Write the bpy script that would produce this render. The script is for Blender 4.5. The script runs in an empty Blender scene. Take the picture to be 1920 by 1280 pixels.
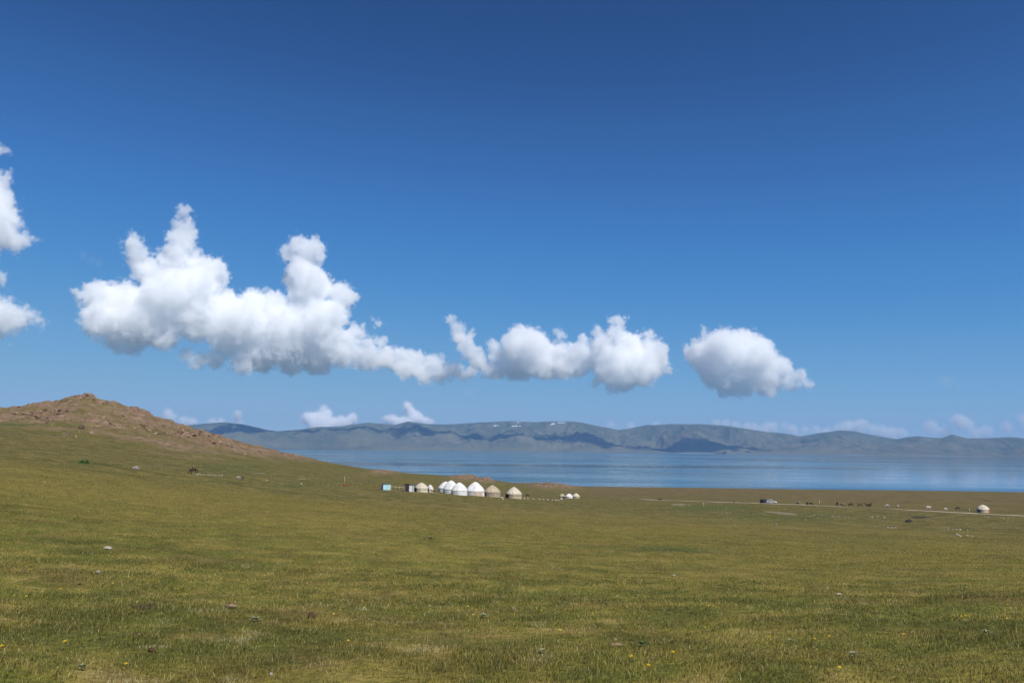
import bpy, bmesh, math, random
import numpy as np
from mathutils import Matrix, Vector

R = math.radians
rng = np.random.default_rng(7)
random.seed(7)
scene = bpy.context.scene
COL = scene.collection

# ------------------------------------------------------------------ camera
FPX = 1547.0                       # focal length in pixels of the 1920 x 1280 photograph
PITCH = math.atan(201.0 / FPX)
ROLL = 0.0095
cam_data = bpy.data.cameras.new('camera')
cam_data.sensor_width = 36.0
cam_data.lens = 36.0 * FPX / 1920.0
cam_data.clip_start = 0.1
cam_data.clip_end = 200000.0
cam = bpy.data.objects.new('camera', cam_data)
COL.objects.link(cam)
CAM_ROT = Matrix.Rotation(math.pi / 2 + PITCH, 3, 'X') @ Matrix.Rotation(ROLL, 3, 'Z')
cam.matrix_world = CAM_ROT.to_4x4()
scene.camera = cam
CR = np.array(CAM_ROT)

# ------------------------------------------------------------------ light, sky, exposure
SUN_EL = R(52.0)
SUN_AZ = R(142.0)                  # clockwise from +Y (the way the camera looks): behind, to the right
world = bpy.data.worlds.new("World")
scene.world = world
world.use_nodes = True
wnt = world.node_tree
sky = wnt.nodes.new('ShaderNodeTexSky')
sky.sky_type = 'NISHITA'
sky.sun_disc = False
sky.sun_elevation = SUN_EL
sky.sun_rotation = SUN_AZ
sky.altitude = 3000.0
sky.air_density = 0.6
sky.dust_density = 0.0
sky.ozone_density = 4.0
SKY_STRENGTH = 0.1
def vscale(sock, f):
    nd = wnt.nodes.new('ShaderNodeVectorMath'); nd.operation = 'SCALE'
    wnt.links.new(sock, nd.inputs[0]); nd.inputs['Scale'].default_value = f
    return nd.outputs[0]
tone = wnt.nodes.new('ShaderNodeRGBCurve')         # the deep clear blue of thin mountain air
CURVES = [[(0, 0), (.040, .0195), (.056, .035), (.087, .060), (.181, .158), (.362, .285), (1, .5)],
          [(0, 0), (.074, .070), (.105, .130), (.159, .222), (.328, .372), (.571, .455), (1, .6)],
          [(0, 0), (.168, .231), (.231, .381), (.337, .552), (.597, .640), (.823, .63), (1, .66)]]
for ch, pts in enumerate(CURVES):
    cv = tone.mapping.curves[ch]
    while len(cv.points) < len(pts): cv.points.new(0.5, 0.5)
    for p_, (a_, b_) in zip(cv.points, pts): p_.location = (a_, b_)
tone.mapping.update()
wnt.links.new(vscale(sky.outputs[0], SKY_STRENGTH), tone.inputs['Color'])
wnt.links.new(vscale(tone.outputs[0], 1 / SKY_STRENGTH), wnt.nodes['Background'].inputs[0])
wnt.nodes['Background'].inputs[1].default_value = SKY_STRENGTH
sun_data = bpy.data.lights.new('sun', 'SUN')
sun_data.energy = 5.0
sun_data.angle = R(0.53)
sun_data.color = (1.0, 0.96, 0.90)
sun = bpy.data.objects.new('sun', sun_data)
COL.objects.link(sun)
SUN_DIR = Vector((math.sin(SUN_AZ) * math.cos(SUN_EL), math.cos(SUN_AZ) * math.cos(SUN_EL), math.sin(SUN_EL)))
sun.rotation_euler = SUN_DIR.to_track_quat('Z', 'Y').to_euler()
scene.view_settings.view_transform = 'Standard'
scene.view_settings.look = 'None'
scene.view_settings.exposure = 0.0
scene.view_settings.gamma = 1.0
scene.render.engine = 'CYCLES'
scene.cycles.max_bounces = 64
scene.cycles.diffuse_bounces = 2
scene.cycles.glossy_bounces = 3
scene.cycles.transmission_bounces = 2
scene.cycles.transparent_max_bounces = 8
scene.cycles.volume_bounces = 64
scene.cycles.volume_step_rate = 1.6
scene.cycles.volume_max_steps = 512
scene.cycles.use_denoising = True

# ------------------------------------------------------------------ helpers: rays, noise, interpolation
def ray(px, py):
    """World direction(s) through pixel (px, py) of the 1920 x 1280 photograph."""
    px, py = np.broadcast_arrays(np.asarray(px, float), np.asarray(py, float))
    c = np.stack([(px - 960) / FPX, (640 - py) / FPX, -np.ones_like(px)], -1)
    return c @ CR.T

def pix(P):
    c = np.asarray(P, float) @ CR
    d = np.maximum(-c[..., 2], 1e-6)
    return 960 + c[..., 0] / d * FPX, 640 - c[..., 1] / d * FPX

def azim(px, py=880.0):
    v = ray(px, py)
    return np.arctan2(v[..., 0], v[..., 1])

def slope(px, py):
    """rise per metre of horizontal distance along the ray"""
    v = ray(px, py)
    return v[..., 2] / np.hypot(v[..., 0], v[..., 1])

def pchip(x, y, xi):
    x = np.asarray(x, float); y = np.asarray(y, float); xi = np.asarray(xi, float)
    h = np.diff(x); d = np.diff(y) / h
    m = np.zeros_like(y)
    for k in range(1, len(x) - 1):
        if d[k - 1] * d[k] > 0:
            w1 = 2 * h[k] + h[k - 1]; w2 = h[k] + 2 * h[k - 1]
            m[k] = (w1 + w2) / (w1 / d[k - 1] + w2 / d[k])
    m[0], m[-1] = d[0], d[-1]
    k = np.clip(np.searchsorted(x, xi) - 1, 0, len(x) - 2)
    t = np.clip((xi - x[k]) / h[k], 0, 1)
    return ((1 + 2 * t) * (1 - t) ** 2 * y[k] + t * (1 - t) ** 2 * h[k] * m[k]
            + t * t * (3 - 2 * t) * y[k + 1] + t * t * (t - 1) * h[k] * m[k + 1])

_perm = np.random.default_rng(3).permutation(4096)
_grad = np.random.default_rng(4).uniform(0, 2 * np.pi, 4096)
def perlin(x, y):
    xi = np.floor(x).astype(np.int64); yi = np.floor(y).astype(np.int64)
    xf = x - xi; yf = y - yi
    u = xf ** 3 * (xf * (xf * 6 - 15) + 10); v = yf ** 3 * (yf * (yf * 6 - 15) + 10)
    def g(ix, iy, fx, fy):
        a = _grad[_perm[(_perm[ix & 4095] + iy) & 4095]]
        return np.cos(a) * fx + np.sin(a) * fy
    a = g(xi, yi, xf, yf); b = g(xi + 1, yi, xf - 1, yf)
    c = g(xi, yi + 1, xf, yf - 1); d = g(xi + 1, yi + 1, xf - 1, yf - 1)
    return ((a + u * (b - a)) * (1 - v) + (c + u * (d - c)) * v) * 1.5
def fbm(x, y, octaves=4, gain=0.5):
    s = 0; a = 1.0; f = 1.0
    for o in range(octaves):
        s = s + a * perlin(x * f + 17.3 * o, y * f - 9.1 * o); a *= gain; f *= 2.03
    return s
def ridged(x, y, octaves=5, gain=0.5):
    s = 0; a = 1.0; f = 1.0
    for o in range(octaves):
        s = s + a * (1 - 2 * np.abs(perlin(x * f + 31.7 * o, y * f + 5.3 * o))); a *= gain; f *= 2.07
    return s
def sstep(a, b, x):
    t = np.clip((x - a) / (b - a), 0, 1)
    return t * t * (3 - 2 * t)
def gauss(d, s):
    return np.exp(-0.5 * (d / s) ** 2)

# ------------------------------------------------------------------ helpers: objects and meshes
def link(o, parent=None):
    COL.objects.link(o)
    if parent is not None:
        o.parent = parent
    return o
def tag(o, label=None, cat=None, group=None, kind=None):
    if label: o['label'] = label
    if cat: o['category'] = cat
    if group: o['group'] = group
    if kind: o['kind'] = kind
    return o
def empty(name, loc=(0, 0, 0), rz=0.0, scale=1.0):
    o = bpy.data.objects.new(name, None)
    o.empty_display_size = 0.5
    o.location = loc; o.rotation_euler = (0, 0, rz); o.scale = (scale,) * 3
    return link(o)
def children(o):
    return [c for c in list(COL.objects) if c.parent == o]
def copy_tree(o, parent=None):
    c = o.copy(); COL.objects.link(c)
    c.parent = parent
    for ch in children(o):
        copy_tree(ch, c)
    return c
def np_mesh(name, verts, faces, smooth=True):
    """faces: one int array (n, 3) or (n, 4)"""
    me = bpy.data.meshes.new(name)
    verts = np.asarray(verts, np.float32); faces = np.asarray(faces, np.int32)
    me.vertices.add(len(verts)); me.vertices.foreach_set('co', verts.ravel())
    n, k = faces.shape
    me.loops.add(n * k); me.loops.foreach_set('vertex_index', faces.ravel())
    me.polygons.add(n)
    me.polygons.foreach_set('loop_start', np.arange(n, dtype=np.int32) * k)
    me.polygons.foreach_set('loop_total', np.full(n, k, np.int32))
    me.polygons.foreach_set('use_smooth', np.full(n, smooth, bool))
    me.update(calc_edges=True)
    return me
def grid_faces(nu, nv, wrap=False):
    """vertex index = u * nv + v"""
    u = np.arange(nu if wrap else nu - 1); v = np.arange(nv - 1)
    U, V = np.meshgrid(u, v, indexing='ij')
    a = U * nv + V; b = ((U + 1) % nu) * nv + V
    return np.stack([a, b, b + 1, a + 1], -1).reshape(-1, 4)
def point_color(me, name, rgb):
    at = me.color_attributes.new(name, 'FLOAT_COLOR', 'POINT')
    c = np.ones((len(me.vertices), 4), np.float32); c[:, :rgb.shape[1]] = rgb
    at.data.foreach_set('color', c.ravel())
def mesh_obj(name, me, mat=None, parent=None):
    o = bpy.data.objects.new(name, me)
    if mat is not None: me.materials.append(mat)
    return link(o, parent)
def bm_obj(name, bm, mat, parent=None, smooth=False, bevel=0.0):
    me = bpy.data.meshes.new(name)
    if bevel:
        bmesh.ops.bevel(bm, geom=[e for e in bm.edges if len(e.link_faces) == 2 and e.calc_face_angle(0) > 0.6],
                        offset=bevel, segments=2, affect='EDGES', profile=0.6)
    bmesh.ops.recalc_face_normals(bm, faces=bm.faces[:])
    bm.to_mesh(me); bm.free()
    if smooth:
        me.polygons.foreach_set('use_smooth', np.ones(len(me.polygons), bool))
    return mesh_obj(name, me, mat, parent)

# ------------------------------------------------------------------ helpers: materials
class NT:
    def __init__(self, name):
        self.m = bpy.data.materials.new(name); self.m.use_nodes = True
        self.t = self.m.node_tree; self.t.nodes.clear()
        self.out = self.t.nodes.new('ShaderNodeOutputMaterial')
    def n(self, typ, **kw):
        nd = self.t.nodes.new(typ)
        for k, v in kw.items(): setattr(nd, k, v)
        return nd
    def set(self, sock, v):
        if isinstance(v, bpy.types.NodeSocket): self.t.links.new(v, sock)
        elif isinstance(v, (tuple, list)) and len(v) == 3 and sock.type == 'RGBA': sock.default_value = (*v, 1)
        else: sock.default_value = v
    def pos(self): return self.n('ShaderNodeNewGeometry').outputs['Position']
    def obj(self): return self.n('ShaderNodeTexCoord').outputs['Object']
    def scaled(self, v, s):
        nd = self.n('ShaderNodeVectorMath', operation='MULTIPLY'); self.set(nd.inputs[0], v); nd.inputs[1].default_value = s
        return nd.outputs[0]
    def noise(self, vec, scale, detail=3.0, rough=0.5, dist=0.0):
        nd = self.n('ShaderNodeTexNoise'); self.set(nd.inputs['Vector'], vec)
        nd.inputs['Scale'].default_value = scale; nd.inputs['Detail'].default_value = detail
        nd.inputs['Roughness'].default_value = rough; nd.inputs['Distortion'].default_value = dist
        return nd.outputs['Fac']
    def ramp(self, fac, lo, hi, a=0.0, b=1.0):
        nd = self.n('ShaderNodeMapRange', interpolation_type='SMOOTHSTEP'); self.set(nd.inputs[0], fac)
        for k, v in zip((1, 2, 3, 4), (lo, hi, a, b)): nd.inputs[k].default_value = v
        return nd.outputs[0]
    def mix(self, fac, a, b, blend='MIX'):
        nd = self.n('ShaderNodeMix', data_type='RGBA', blend_type=blend)
        self.set(nd.inputs[0], fac); self.set(nd.inputs[6], a); self.set(nd.inputs[7], b)
        return nd.outputs[2]
    def math(self, op, a, b=0.0, clamp=False):
        nd = self.n('ShaderNodeMath', operation=op, use_clamp=clamp); self.set(nd.inputs[0], a); self.set(nd.inputs[1], b)
        return nd.outputs[0]
    def attr(self, name):
        nd = self.n('ShaderNodeVertexColor'); nd.layer_name = name
        return nd.outputs['Color']
    def sep(self, c):
        nd = self.n('ShaderNodeSeparateColor'); self.set(nd.inputs[0], c)
        return nd.outputs
    def bump(self, h, strength, dist):
        nd = self.n('ShaderNodeBump'); self.set(nd.inputs['Height'], h)
        nd.inputs['Strength'].default_value = strength; nd.inputs['Distance'].default_value = dist
        return nd.outputs[0]
    def bsdf(self, color, rough=0.8, spec=0.3, normal=None, metal=0.0, **kw):
        b = self.n('ShaderNodeBsdfPrincipled')
        self.set(b.inputs['Base Color'], color); self.set(b.inputs['Roughness'], rough)
        b.inputs['Specular IOR Level'].default_value = spec; b.inputs['Metallic'].default_value = metal
        if normal is not None: self.set(b.inputs['Normal'], normal)
        for k, v in kw.items(): self.set(b.inputs[k.replace('_', ' ')], v)
        self.t.links.new(b.outputs[0], self.out.inputs['Surface'])
        return self.m

def simple_mat(name, col, rough=0.8, spec=0.3, var=0.25, scale=3.0, metal=0.0):
    k = NT(name)
    f = k.noise(k.obj(), scale, 4.0, 0.6)
    dark = tuple(c * (1 - var) for c in col); light = tuple(min(1, c * (1 + var * 0.6)) for c in col)
    return k.bsdf(k.mix(k.ramp(f, 0.3, 0.7), dark, light), rough, spec, metal=metal)

# ------------------------------------------------------------------ the ground
LAKE_Z = -49.5
# distance along the ground (m) -> picture row where the ground lies, for a few columns of the picture
DS = [6, 9, 15, 30, 60, 100, 150, 210, 280, 370, 460, 560, 700, 850]
TAB = {
    -400: [1282, 1170, 1074, 962, 893, 852, 835, 832, 822, 806, 794, 780, 770, 760],
    0:    [1282, 1174, 1084, 980, 912, 871, 851, 843, 832, 813, 795, 765, 740, 720],
    150:  [1282, 1176, 1090, 992, 928, 889, 868, 857, 845, 826, 803, 742, 720, 700],
    300:  [1282, 1178, 1096, 1006, 946, 909, 888, 874, 860, 842, 820, 792, 760, 740],
    450:  [1282, 1180, 1101, 1019, 963, 928, 907, 893, 879, 865, 851, 838, 815, 800],
    600:  [1282, 1182, 1106, 1030, 978, 946, 925, 913, 902, 891, 882, 875, 863, 850],
    800:  [1282, 1185, 1112, 1040, 993, 964, 944, 930, 918, 909, 903, 898, 892, 885],
    1000: [1282, 1188, 1117, 1049, 1005, 978, 960, 947, 937, 934, 932, 930, 920, 905],
    1200: [1282, 1190, 1121, 1057, 1015, 990, 974, 962, 952, 945, 940, 937, 932, 924],
    1500: [1282, 1193, 1126, 1066, 1027, 1004, 989, 976, 963, 950, 943, 937, 930, 924],
    1920: [1282, 1196, 1131, 1074, 1038, 1018, 1005, 993, 981, 967, 954, 945, 937, 931],
    2400: [1282, 1199, 1136, 1082, 1050, 1032, 1020, 1009, 995, 980, 964, 954, 945, 938],
}
# the outline of the hill, the spur and the near shore: column, row, distance
CREST = [(-400, 780, 620), (-60, 771, 570), (0, 766, 560), (50, 758, 555), (100, 750, 552), (128, 742, 550), (140, 740, 550), (150, 739, 550), (163, 740, 550),
         (172, 747, 550), (200, 752, 555), (225, 762, 560), (245, 765, 565), (262, 769, 570), (280, 778, 575), (300, 785, 580),
         (330, 795, 590), (365, 805, 600), (400, 815, 610), (440, 827, 625), (500, 842, 650), (540, 850, 665), (580, 859, 680),
         (620, 867, 695), (660, 874, 710), (700, 880, 725), (760, 886, 745), (800, 889, 760), (840, 891.5, 775), (852, 890.8, 780), (866, 890, 785), (880, 890.8, 788),
         (900, 894.5, 800), (925, 899, 810), (960, 904.5, 820), (995, 905.5, 840), (1016, 905.3, 850), (1030, 905, 858), (1046, 906.5, 866), (1060, 909, 880), (1085, 911.5, 920), (1130, 912, 985), (1200, 913, 1030),
         (1500, 917, 1040), (1920, 922, 1040), (2400, 928, 1040)]
cx = np.array([c[0] for c in CREST], float)
cs = slope(cx, np.array([c[1] for c in CREST], float))
cd = np.array([c[2] for c in CREST], float)
cphi = azim(cx)
tx = np.array(sorted(TAB)); tphi = azim(tx)
tz = np.stack([slope(np.full(len(DS), x), np.array(TAB[x], float)) * np.array(DS) for x in tx])   # columns x distances
PH_L, PH_R = tphi[0], tphi[-1]
phi_in = np.arange(-39.0, 39.01, 0.06) * math.pi / 180
phi_out = np.concatenate([np.arange(41, 180, 3.0), np.arange(180, 320, 3.0)]) * math.pi / 180
PHI = np.concatenate([phi_in, phi_out])            # -39 deg ... 320 deg, increasing
RR = np.concatenate([[0.6, 1.5, 2.6], np.geomspace(3.6, 60, 120), np.geomspace(61, 400, 110)[0:], np.arange(403, 900, 3.0),
                     np.geomspace(905, 1500, 60), np.geomspace(1560, 4000, 12), [8000, 16000, 30000]])
def ground_profile(phi):
    """smooth ground height along one direction, at the distances RR"""
    a = (phi + math.pi) % (2 * math.pi) - math.pi
    p = min(max(a, PH_L), PH_R)
    back = 0.0
    if a > PH_R or a < PH_L:                       # behind the photographer the two edge profiles are blended
        t = (a - PH_R) / (2 * math.pi - (PH_R - PH_L)) if a > PH_R else (a + 2 * math.pi - PH_R) / (2 * math.pi - (PH_R - PH_L))
        back = float(sstep(0.0, 1.0, t))
        row = tz[-1] * (1 - back) + tz[0] * back
        dc = cd[-1] * (1 - back) + cd[0] * back
        zc = (cs[-1] * (1 - back) + cs[0] * back) * dc
    else:
        row = np.array([pchip(tphi, tz[:, k], p) for k in range(len(DS))])
        dc = float(np.interp(p, cphi, cd)); zc = float(np.interp(p, cphi, cs)) * dc
    xs = [0.0] + [d for d in DS if d < 0.9 * dc] + [dc]
    ys = [-1.62] + [row[k] for k, d in enumerate(DS) if d < 0.9 * dc] + [zc]
    z = pchip(np.log(np.array(xs) + 3), ys, np.log(np.minimum(RR, dc) + 3))
    beyond = np.maximum(RR - dc, 0)
    fall = (zc + 54.0) * sstep(0, 160 + max(zc, 0) * 9, beyond) + 3.5 * sstep(0, 60, beyond)
    if back > 0:
        keep = sstep(0.1, 0.3, back) * sstep(0.1, 0.3, 1 - back)
        fall = fall * (1 - keep)
    return z - np.where(beyond > 0, fall, 0)
Z0 = np.stack([ground_profile(p) for p in PHI])
# soften the breaks between table columns (near ground only)
PG, RG = np.meshgrid(PHI, RR, indexing='ij')
GX = RG * np.sin(PG); GY = RG * np.cos(PG)
PXg, PYg = pix(np.stack([GX, GY, Z0], -1))
front = (PG < 0.75)
# where the hill is rocky: a band below its outline, as seen in the picture, fading in patches
crest_row = np.interp(PXg, cx, [c[1] for c in CREST])
below = PYg - crest_row
band = np.interp(PXg, [-400, 0, 100, 200, 300, 420, 480, 560, 640, 700], [30, 32, 62, 76, 60, 36, 24, 9, 5, 2])
rock_n = fbm(GX / 34, GY / 34, 5)
rocky = np.where(front & (RG > 300) & (RG < 1000), sstep(1.25, 0.2, below / np.maximum(band, 1) - 0.55 * rock_n), 0) * sstep(640, 520, PXg)
for sx, sy, wx, wy in ((870, 894, 36, 5), (1030, 909, 46, 5), (910, 899, 30, 4), (1060, 913, 30, 3), (720, 885, 40, 3)):
    rocky = np.maximum(rocky, np.where(front & (RG > 500) & (RG < 1000), gauss(PXg - sx, wx / 2) * gauss(PYg - sy, wy) * 1.2, 0))
rocky = np.clip(rocky, 0, 1)
# relief: tussocks close by, folds farther off, crags where it is rocky
near_w = sstep(1.0, 3.5, RG)
Z = Z0 + near_w * (0.018 * fbm(GX / 0.45, GY / 0.45, 3) * (RG < 70) + 0.05 * fbm(GX / 4.0, GY / 4.0, 3) * sstep(120, 60, RG))
Z += 0.22 * fbm(GX / 40, GY / 40, 3) * sstep(25, 90, RG) * sstep(1000, 800, RG)
Z += np.where(RG < 1000, rocky, 0) * (1.25 * np.clip(fbm(GX / 9.0, GY / 9.0, 4, 0.62), -0.4, 2) + 0.5 * ridged(GX / 26, GY / 26, 4) * 0.6)
verts = np.stack([GX, GY, Z], -1).reshape(-1, 3)
nphi, nr = PG.shape
faces = grid_faces(nphi, nr, wrap=True)
centre = len(verts)
verts = np.concatenate([verts, [[0, 0, -1.62]]])
fan = np.stack([np.arange(nphi) * nr, np.full(nphi, centre), np.full(nphi, centre), ((np.arange(nphi) + 1) % nphi) * nr], -1)
_lr = np.log(RR)
def ground_z(x, y):
    x = np.asarray(x, float); y = np.asarray(y, float)
    r = np.hypot(x, y); a = np.arctan2(x, y)
    a = np.where(a < PHI[0], a + 2 * math.pi, a)
    i = np.clip(np.searchsorted(PHI, a) - 1, 0, nphi - 2)
    j = np.clip(np.searchsorted(RR, r) - 1, 0, nr - 2)
    u = np.clip((a - PHI[i]) / (PHI[i + 1] - PHI[i]), 0, 1); v = np.clip((r - RR[j]) / (RR[j + 1] - RR[j]), 0, 1)
    return (Z[i, j] * (1 - u) + Z[i + 1, j] * u) * (1 - v) + (Z[i, j + 1] * (1 - u) + Z[i + 1, j + 1] * u) * v
_march = np.geomspace(3.0, 1400.0, 3000)
def hit(px, py):
    """The point of the ground seen at a pixel of the photograph."""
    v = ray(px, py); h = math.hypot(v[0], v[1]); v = v / h
    P = _march[:, None] * v[None]
    under = np.nonzero(P[:, 2] < ground_z(P[:, 0], P[:, 1]))[0]
    k = under[0] if len(under) else len(_march) - 1
    r = _march[k]
    if len(under) and k:
        a, b = _march[k - 1], _march[k]
        for _ in range(30):
            m = (a + b) / 2
            if m * v[2] < ground_z(m * v[0], m * v[1]): b = m
            else: a = m
        r = b
    p = v * r
    return Vector((p[0], p[1], float(ground_z(p[0], p[1]))))
def at(px, dist, dz=0.0):
    """Ground point in the column px of the photograph at a given distance."""
    a = float(azim(px, 930.0))
    x, y = dist * math.sin(a), dist * math.cos(a)
    return Vector((x, y, float(ground_z(x, y)) + dz))

# masks of what grows where (the ground's own colour): rock, dry yellow grass, brown shore flat, lush green
lip = np.interp(PXg, [-400, 0, 200, 400, 560, 700, 1000, 1300, 1920], [845, 856, 884, 908, 930, 938, 952, 972, 1003])
dry = np.where(front, sstep(-8, 14, PYg - lip) * sstep(150, 45, PYg - lip), 0) * 0.8
flat_row = np.interp(PXg, [900, 1090, 1500, 1920], [905, 918, 936, 952])
brown = np.where(front & (PXg > 1000), sstep(18, -6, PYg - flat_row) * sstep(1000, 1150, PXg), 0)
brown = np.where(RG > 1100, 1, brown)
lush = np.zeros_like(RG)
for sx, sy, wx, wy, k in ((330, 905, 130, 3.0, .25), (30, 796, 60, 3, .7), (120, 797, 60, 3, .35), (155, 866, 22, 2, .8), (1250, 1030, 130, 4, .9), (1100, 1024, 90, 2.5, .6),
                         (1330, 953, 120, 4, .7), (1660, 1010, 160, 5, .3), (1470, 968, 200, 6, .35), (430, 880, 130, 8, .3), (560, 910, 100, 4, .35)):
    lush = np.maximum(lush, k * gauss(PXg - sx, wx / 2) * gauss(PYg - sy, wy) * front)
mask = np.stack([rocky, dry, brown, lush], -1).reshape(-1, 4)
mask = np.concatenate([mask, [[0, 0, 0, 0]]])

STREAK = [tuple(hit(1120, 1024).xy), tuple(hit(1440, 1040).xy)]
def grass_colour(x, y):
    """linear rgb of the turf at a point: the same clumps for the ground and the blades"""
    a = fbm(x / 7.0, y / 7.0, 4); b = fbm(x / 1.7 + 50, y / 1.7, 3); c = fbm(x / 30 + 9, y / 30 + 70, 3)
    d = fbm(x / 0.5 + 20, y / 0.5 + 10, 2)
    green = np.array([0.124, 0.128, 0.025]); olive = np.array([0.200, 0.170, 0.037]); straw = np.array([0.300, 0.225, 0.085])
    brownc = np.array([0.165, 0.108, 0.046])
    t1 = sstep(-0.45, 0.40, a * 0.35 + b * 0.65 + c * 0.25 + d * 0.5)[..., None]
    col = green * (1 - t1) + olive * t1
    e = fbm(x / 0.8 + 61, y / 0.8 + 15, 3)
    t2 = (sstep(0.15, 0.9, b * 0.5 + c * 0.25 + e * 0.6 + 0.4 * d) * 0.5)[..., None]
    col = col * (1 - t2) + straw * t2
    t3 = (sstep(0.3, 0.9, fbm(x / 3.1 + 99, y / 3.1 + 33, 3)) * 0.30)[..., None]
    col = col * (1 - t3) + brownc * t3
    mott = 1 + 0.24 * np.clip(fbm(x / 1.25 + 7, y / 2.6 + 77, 4, 0.6) * 1.3, -0.85, 0.85) + 0.16 * np.clip(fbm(x / 9 + 31, y / 14 + 7, 3), -1, 1)
    col = col * mott[..., None]
    ax, ay = STREAK[0]; bx_, by_ = STREAK[1]                     # a damp, grey-green runnel in the turf
    dx, dy = bx_ - ax, by_ - ay; L2 = dx * dx + dy * dy
    t = np.clip(((x - ax) * dx + (y - ay) * dy) / L2, 0, 1)
    dd = np.hypot(x - ax - t * dx, y - ay - t * dy) + 0.8 * fbm(x / 1.5, y / 1.5, 2)
    w = (0.75 * np.exp(-0.5 * (dd / 1.1) ** 2) * np.clip(1.3 - 1.1 * np.abs(2 * t - 1), 0.2, 1))[..., None]
    return col * (1 - w) + np.array([0.058, 0.074, 0.032]) * w
gc = grass_colour(verts[:, 0], verts[:, 1])
gme = np_mesh('ground', verts, np.concatenate([faces]), True)
gme2 = bmesh.new(); gme2.free()
point_color(gme, 'mask', mask)
point_color(gme, 'turf', gc)

k = NT('turf')
P = k.pos()
rk, dr, br = k.sep(k.attr('mask'))[:3]
n_big = k.noise(P, 0.012, 5.0, 0.6)
n_mid = k.noise(P, 0.09, 5.0, 0.65)
n_fine = k.noise(P, 1.3, 5.0, 0.7)
n_tiny = k.noise(P, 9.0, 4.0, 0.75)
col = k.attr('turf')
near_dark = k.mix(k.ramp(n_tiny, 0.35, 0.65), (0.55, 0.55, 0.5), (1.25, 1.2, 1.15))
col = k.mix(0.8, col, near_dark, 'MULTIPLY')
# far off the blades merge into one tone with broad patches
dist = k.n('ShaderNodeVectorMath', operation='LENGTH'); k.set(dist.inputs[0], P)
far = k.ramp(dist.outputs['Value'], 45.0, 130.0)
farcol = k.mix(k.ramp(n_mid, 0.36, 0.64), (0.088, 0.083, 0.021), (0.140, 0.117, 0.029))
farcol = k.mix(k.ramp(n_big, 0.35, 0.65), farcol, k.mix(0.5, farcol, (0.125, 0.098, 0.042)))
n_str = k.noise(k.scaled(P, (0.8, 1.3, 1)), 0.15, 6.0, 0.72)
farcol = k.mix(1.0, farcol, k.mix(k.ramp(n_str, 0.36, 0.62), (0.66, 0.70, 0.64), (1.28, 1.22, 1.18)), 'MULTIPLY')
n_tuft = k.noise(k.scaled(P, (1, 0.55, 1)), 0.42, 7.0, 0.82)
closer = k.ramp(dist.outputs['Value'], 600.0, 90.0, 0.3, 1.0)
farcol = k.mix(k.math('MULTIPLY', k.ramp(n_tuft, 0.50, 0.60), k.math('MULTIPLY', closer, 0.75)), farcol, (0.230, 0.175, 0.062))
farcol = k.mix(k.math('MULTIPLY', k.ramp(n_tuft, 0.50, 0.40), k.math('MULTIPLY', closer, 0.8)), farcol, (0.048, 0.055, 0.014))
col = k.mix(far, col, farcol)
col = k.mix(k.math('MULTIPLY', dr, k.ramp(k.noise(P, 0.06, 4.0, 0.6), 0.3, 0.65, 0.25, 0.85)), col, (0.200, 0.150, 0.036))
col = k.mix(k.math('MULTIPLY', br, k.ramp(n_big, 0.3, 0.6, 0.55, 1.0)), col, k.mix(k.ramp(n_mid, 0.38, 0.62), (0.105, 0.080, 0.030), (0.165, 0.118, 0.048)))
nd = k.n('ShaderNodeVertexColor'); nd.layer_name = 'mask'
col = k.mix(k.math('MULTIPLY', nd.outputs['Alpha'], k.ramp(n_mid, 0.25, 0.6, 0.5, 1.0)), col, (0.050, 0.085, 0.022))
rv = k.noise(k.scaled(P, (1, 1, 1.6)), 0.22, 6.0, 0.72)
rockcol = k.mix(k.ramp(rv, 0.35, 0.68), (0.160, 0.102, 0.064), (0.285, 0.192, 0.124))
rockcol = k.mix(k.ramp(k.noise(P, 0.7, 3.0, 0.7), 0.6, 0.72), rockcol, (0.40, 0.30, 0.22))
rmask = k.math('MULTIPLY', rk, k.ramp(k.noise(P, 0.075, 6.0, 0.72), 0.36, 0.56, 0.20, 1.0))
col = k.mix(rmask, col, rockcol)
hb = k.math('ADD', k.math('MULTIPLY', n_fine, 0.5), k.math('MULTIPLY', n_tiny, 0.12))
hb = k.math('ADD', hb, k.math('MULTIPLY', k.math('MULTIPLY', rv, rk), 3.0))
M_TURF = k.bsdf(col, 0.95, 0.1, k.bump(hb, 0.55, 0.6))
ground = tag(mesh_obj('ground', gme, M_TURF), kind='structure')

# ------------------------------------------------------------------ the lake
lr = np.geomspace(500, 26000, 40); la = np.linspace(-1.0, 1.0, 60)
LA, LR = np.meshgrid(la, lr, indexing='ij')
lake_me = np_mesh('lake', np.stack([LR * np.sin(LA), LR * np.cos(LA), np.full_like(LR, LAKE_Z)], -1).reshape(-1, 3), grid_faces(60, 40), True)
k = NT('lake water')
P = k.pos()
st = k.noise(k.scaled(P, (0.00035, 0.0022, 0.001)), 1.0, 5.0, 0.6, 0.6)      # long streaks of calm and ruffled water
st2 = k.noise(k.scaled(P, (0.0016, 0.012, 0.001)), 1.0, 4.0, 0.6, 0.4)
ruffle = k.math('ADD', k.math('MULTIPLY', st, 0.82), k.math('MULTIPLY', st2, 0.18))
xs = k.n('ShaderNodeSeparateXYZ'); k.set(xs.inputs[0], P)
side = k.ramp(k.math('DIVIDE', xs.outputs[0], xs.outputs[1]), 0.0, 0.55)
rough = k.ramp(ruffle, 0.42, 0.58, 0.012, 0.36)
rough = k.math('MULTIPLY', rough, k.math('SUBTRACT', 1.0, k.math('MULTIPLY', side, 0.75)))
wv = k.noise(k.scaled(P, (0.05, 0.16, 0.1)), 1.0, 3.0, 0.6)
bandn = k.noise(k.scaled(P, (0.0022, 0.010, 0.001)), 1.0, 3.0, 0.55)
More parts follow.
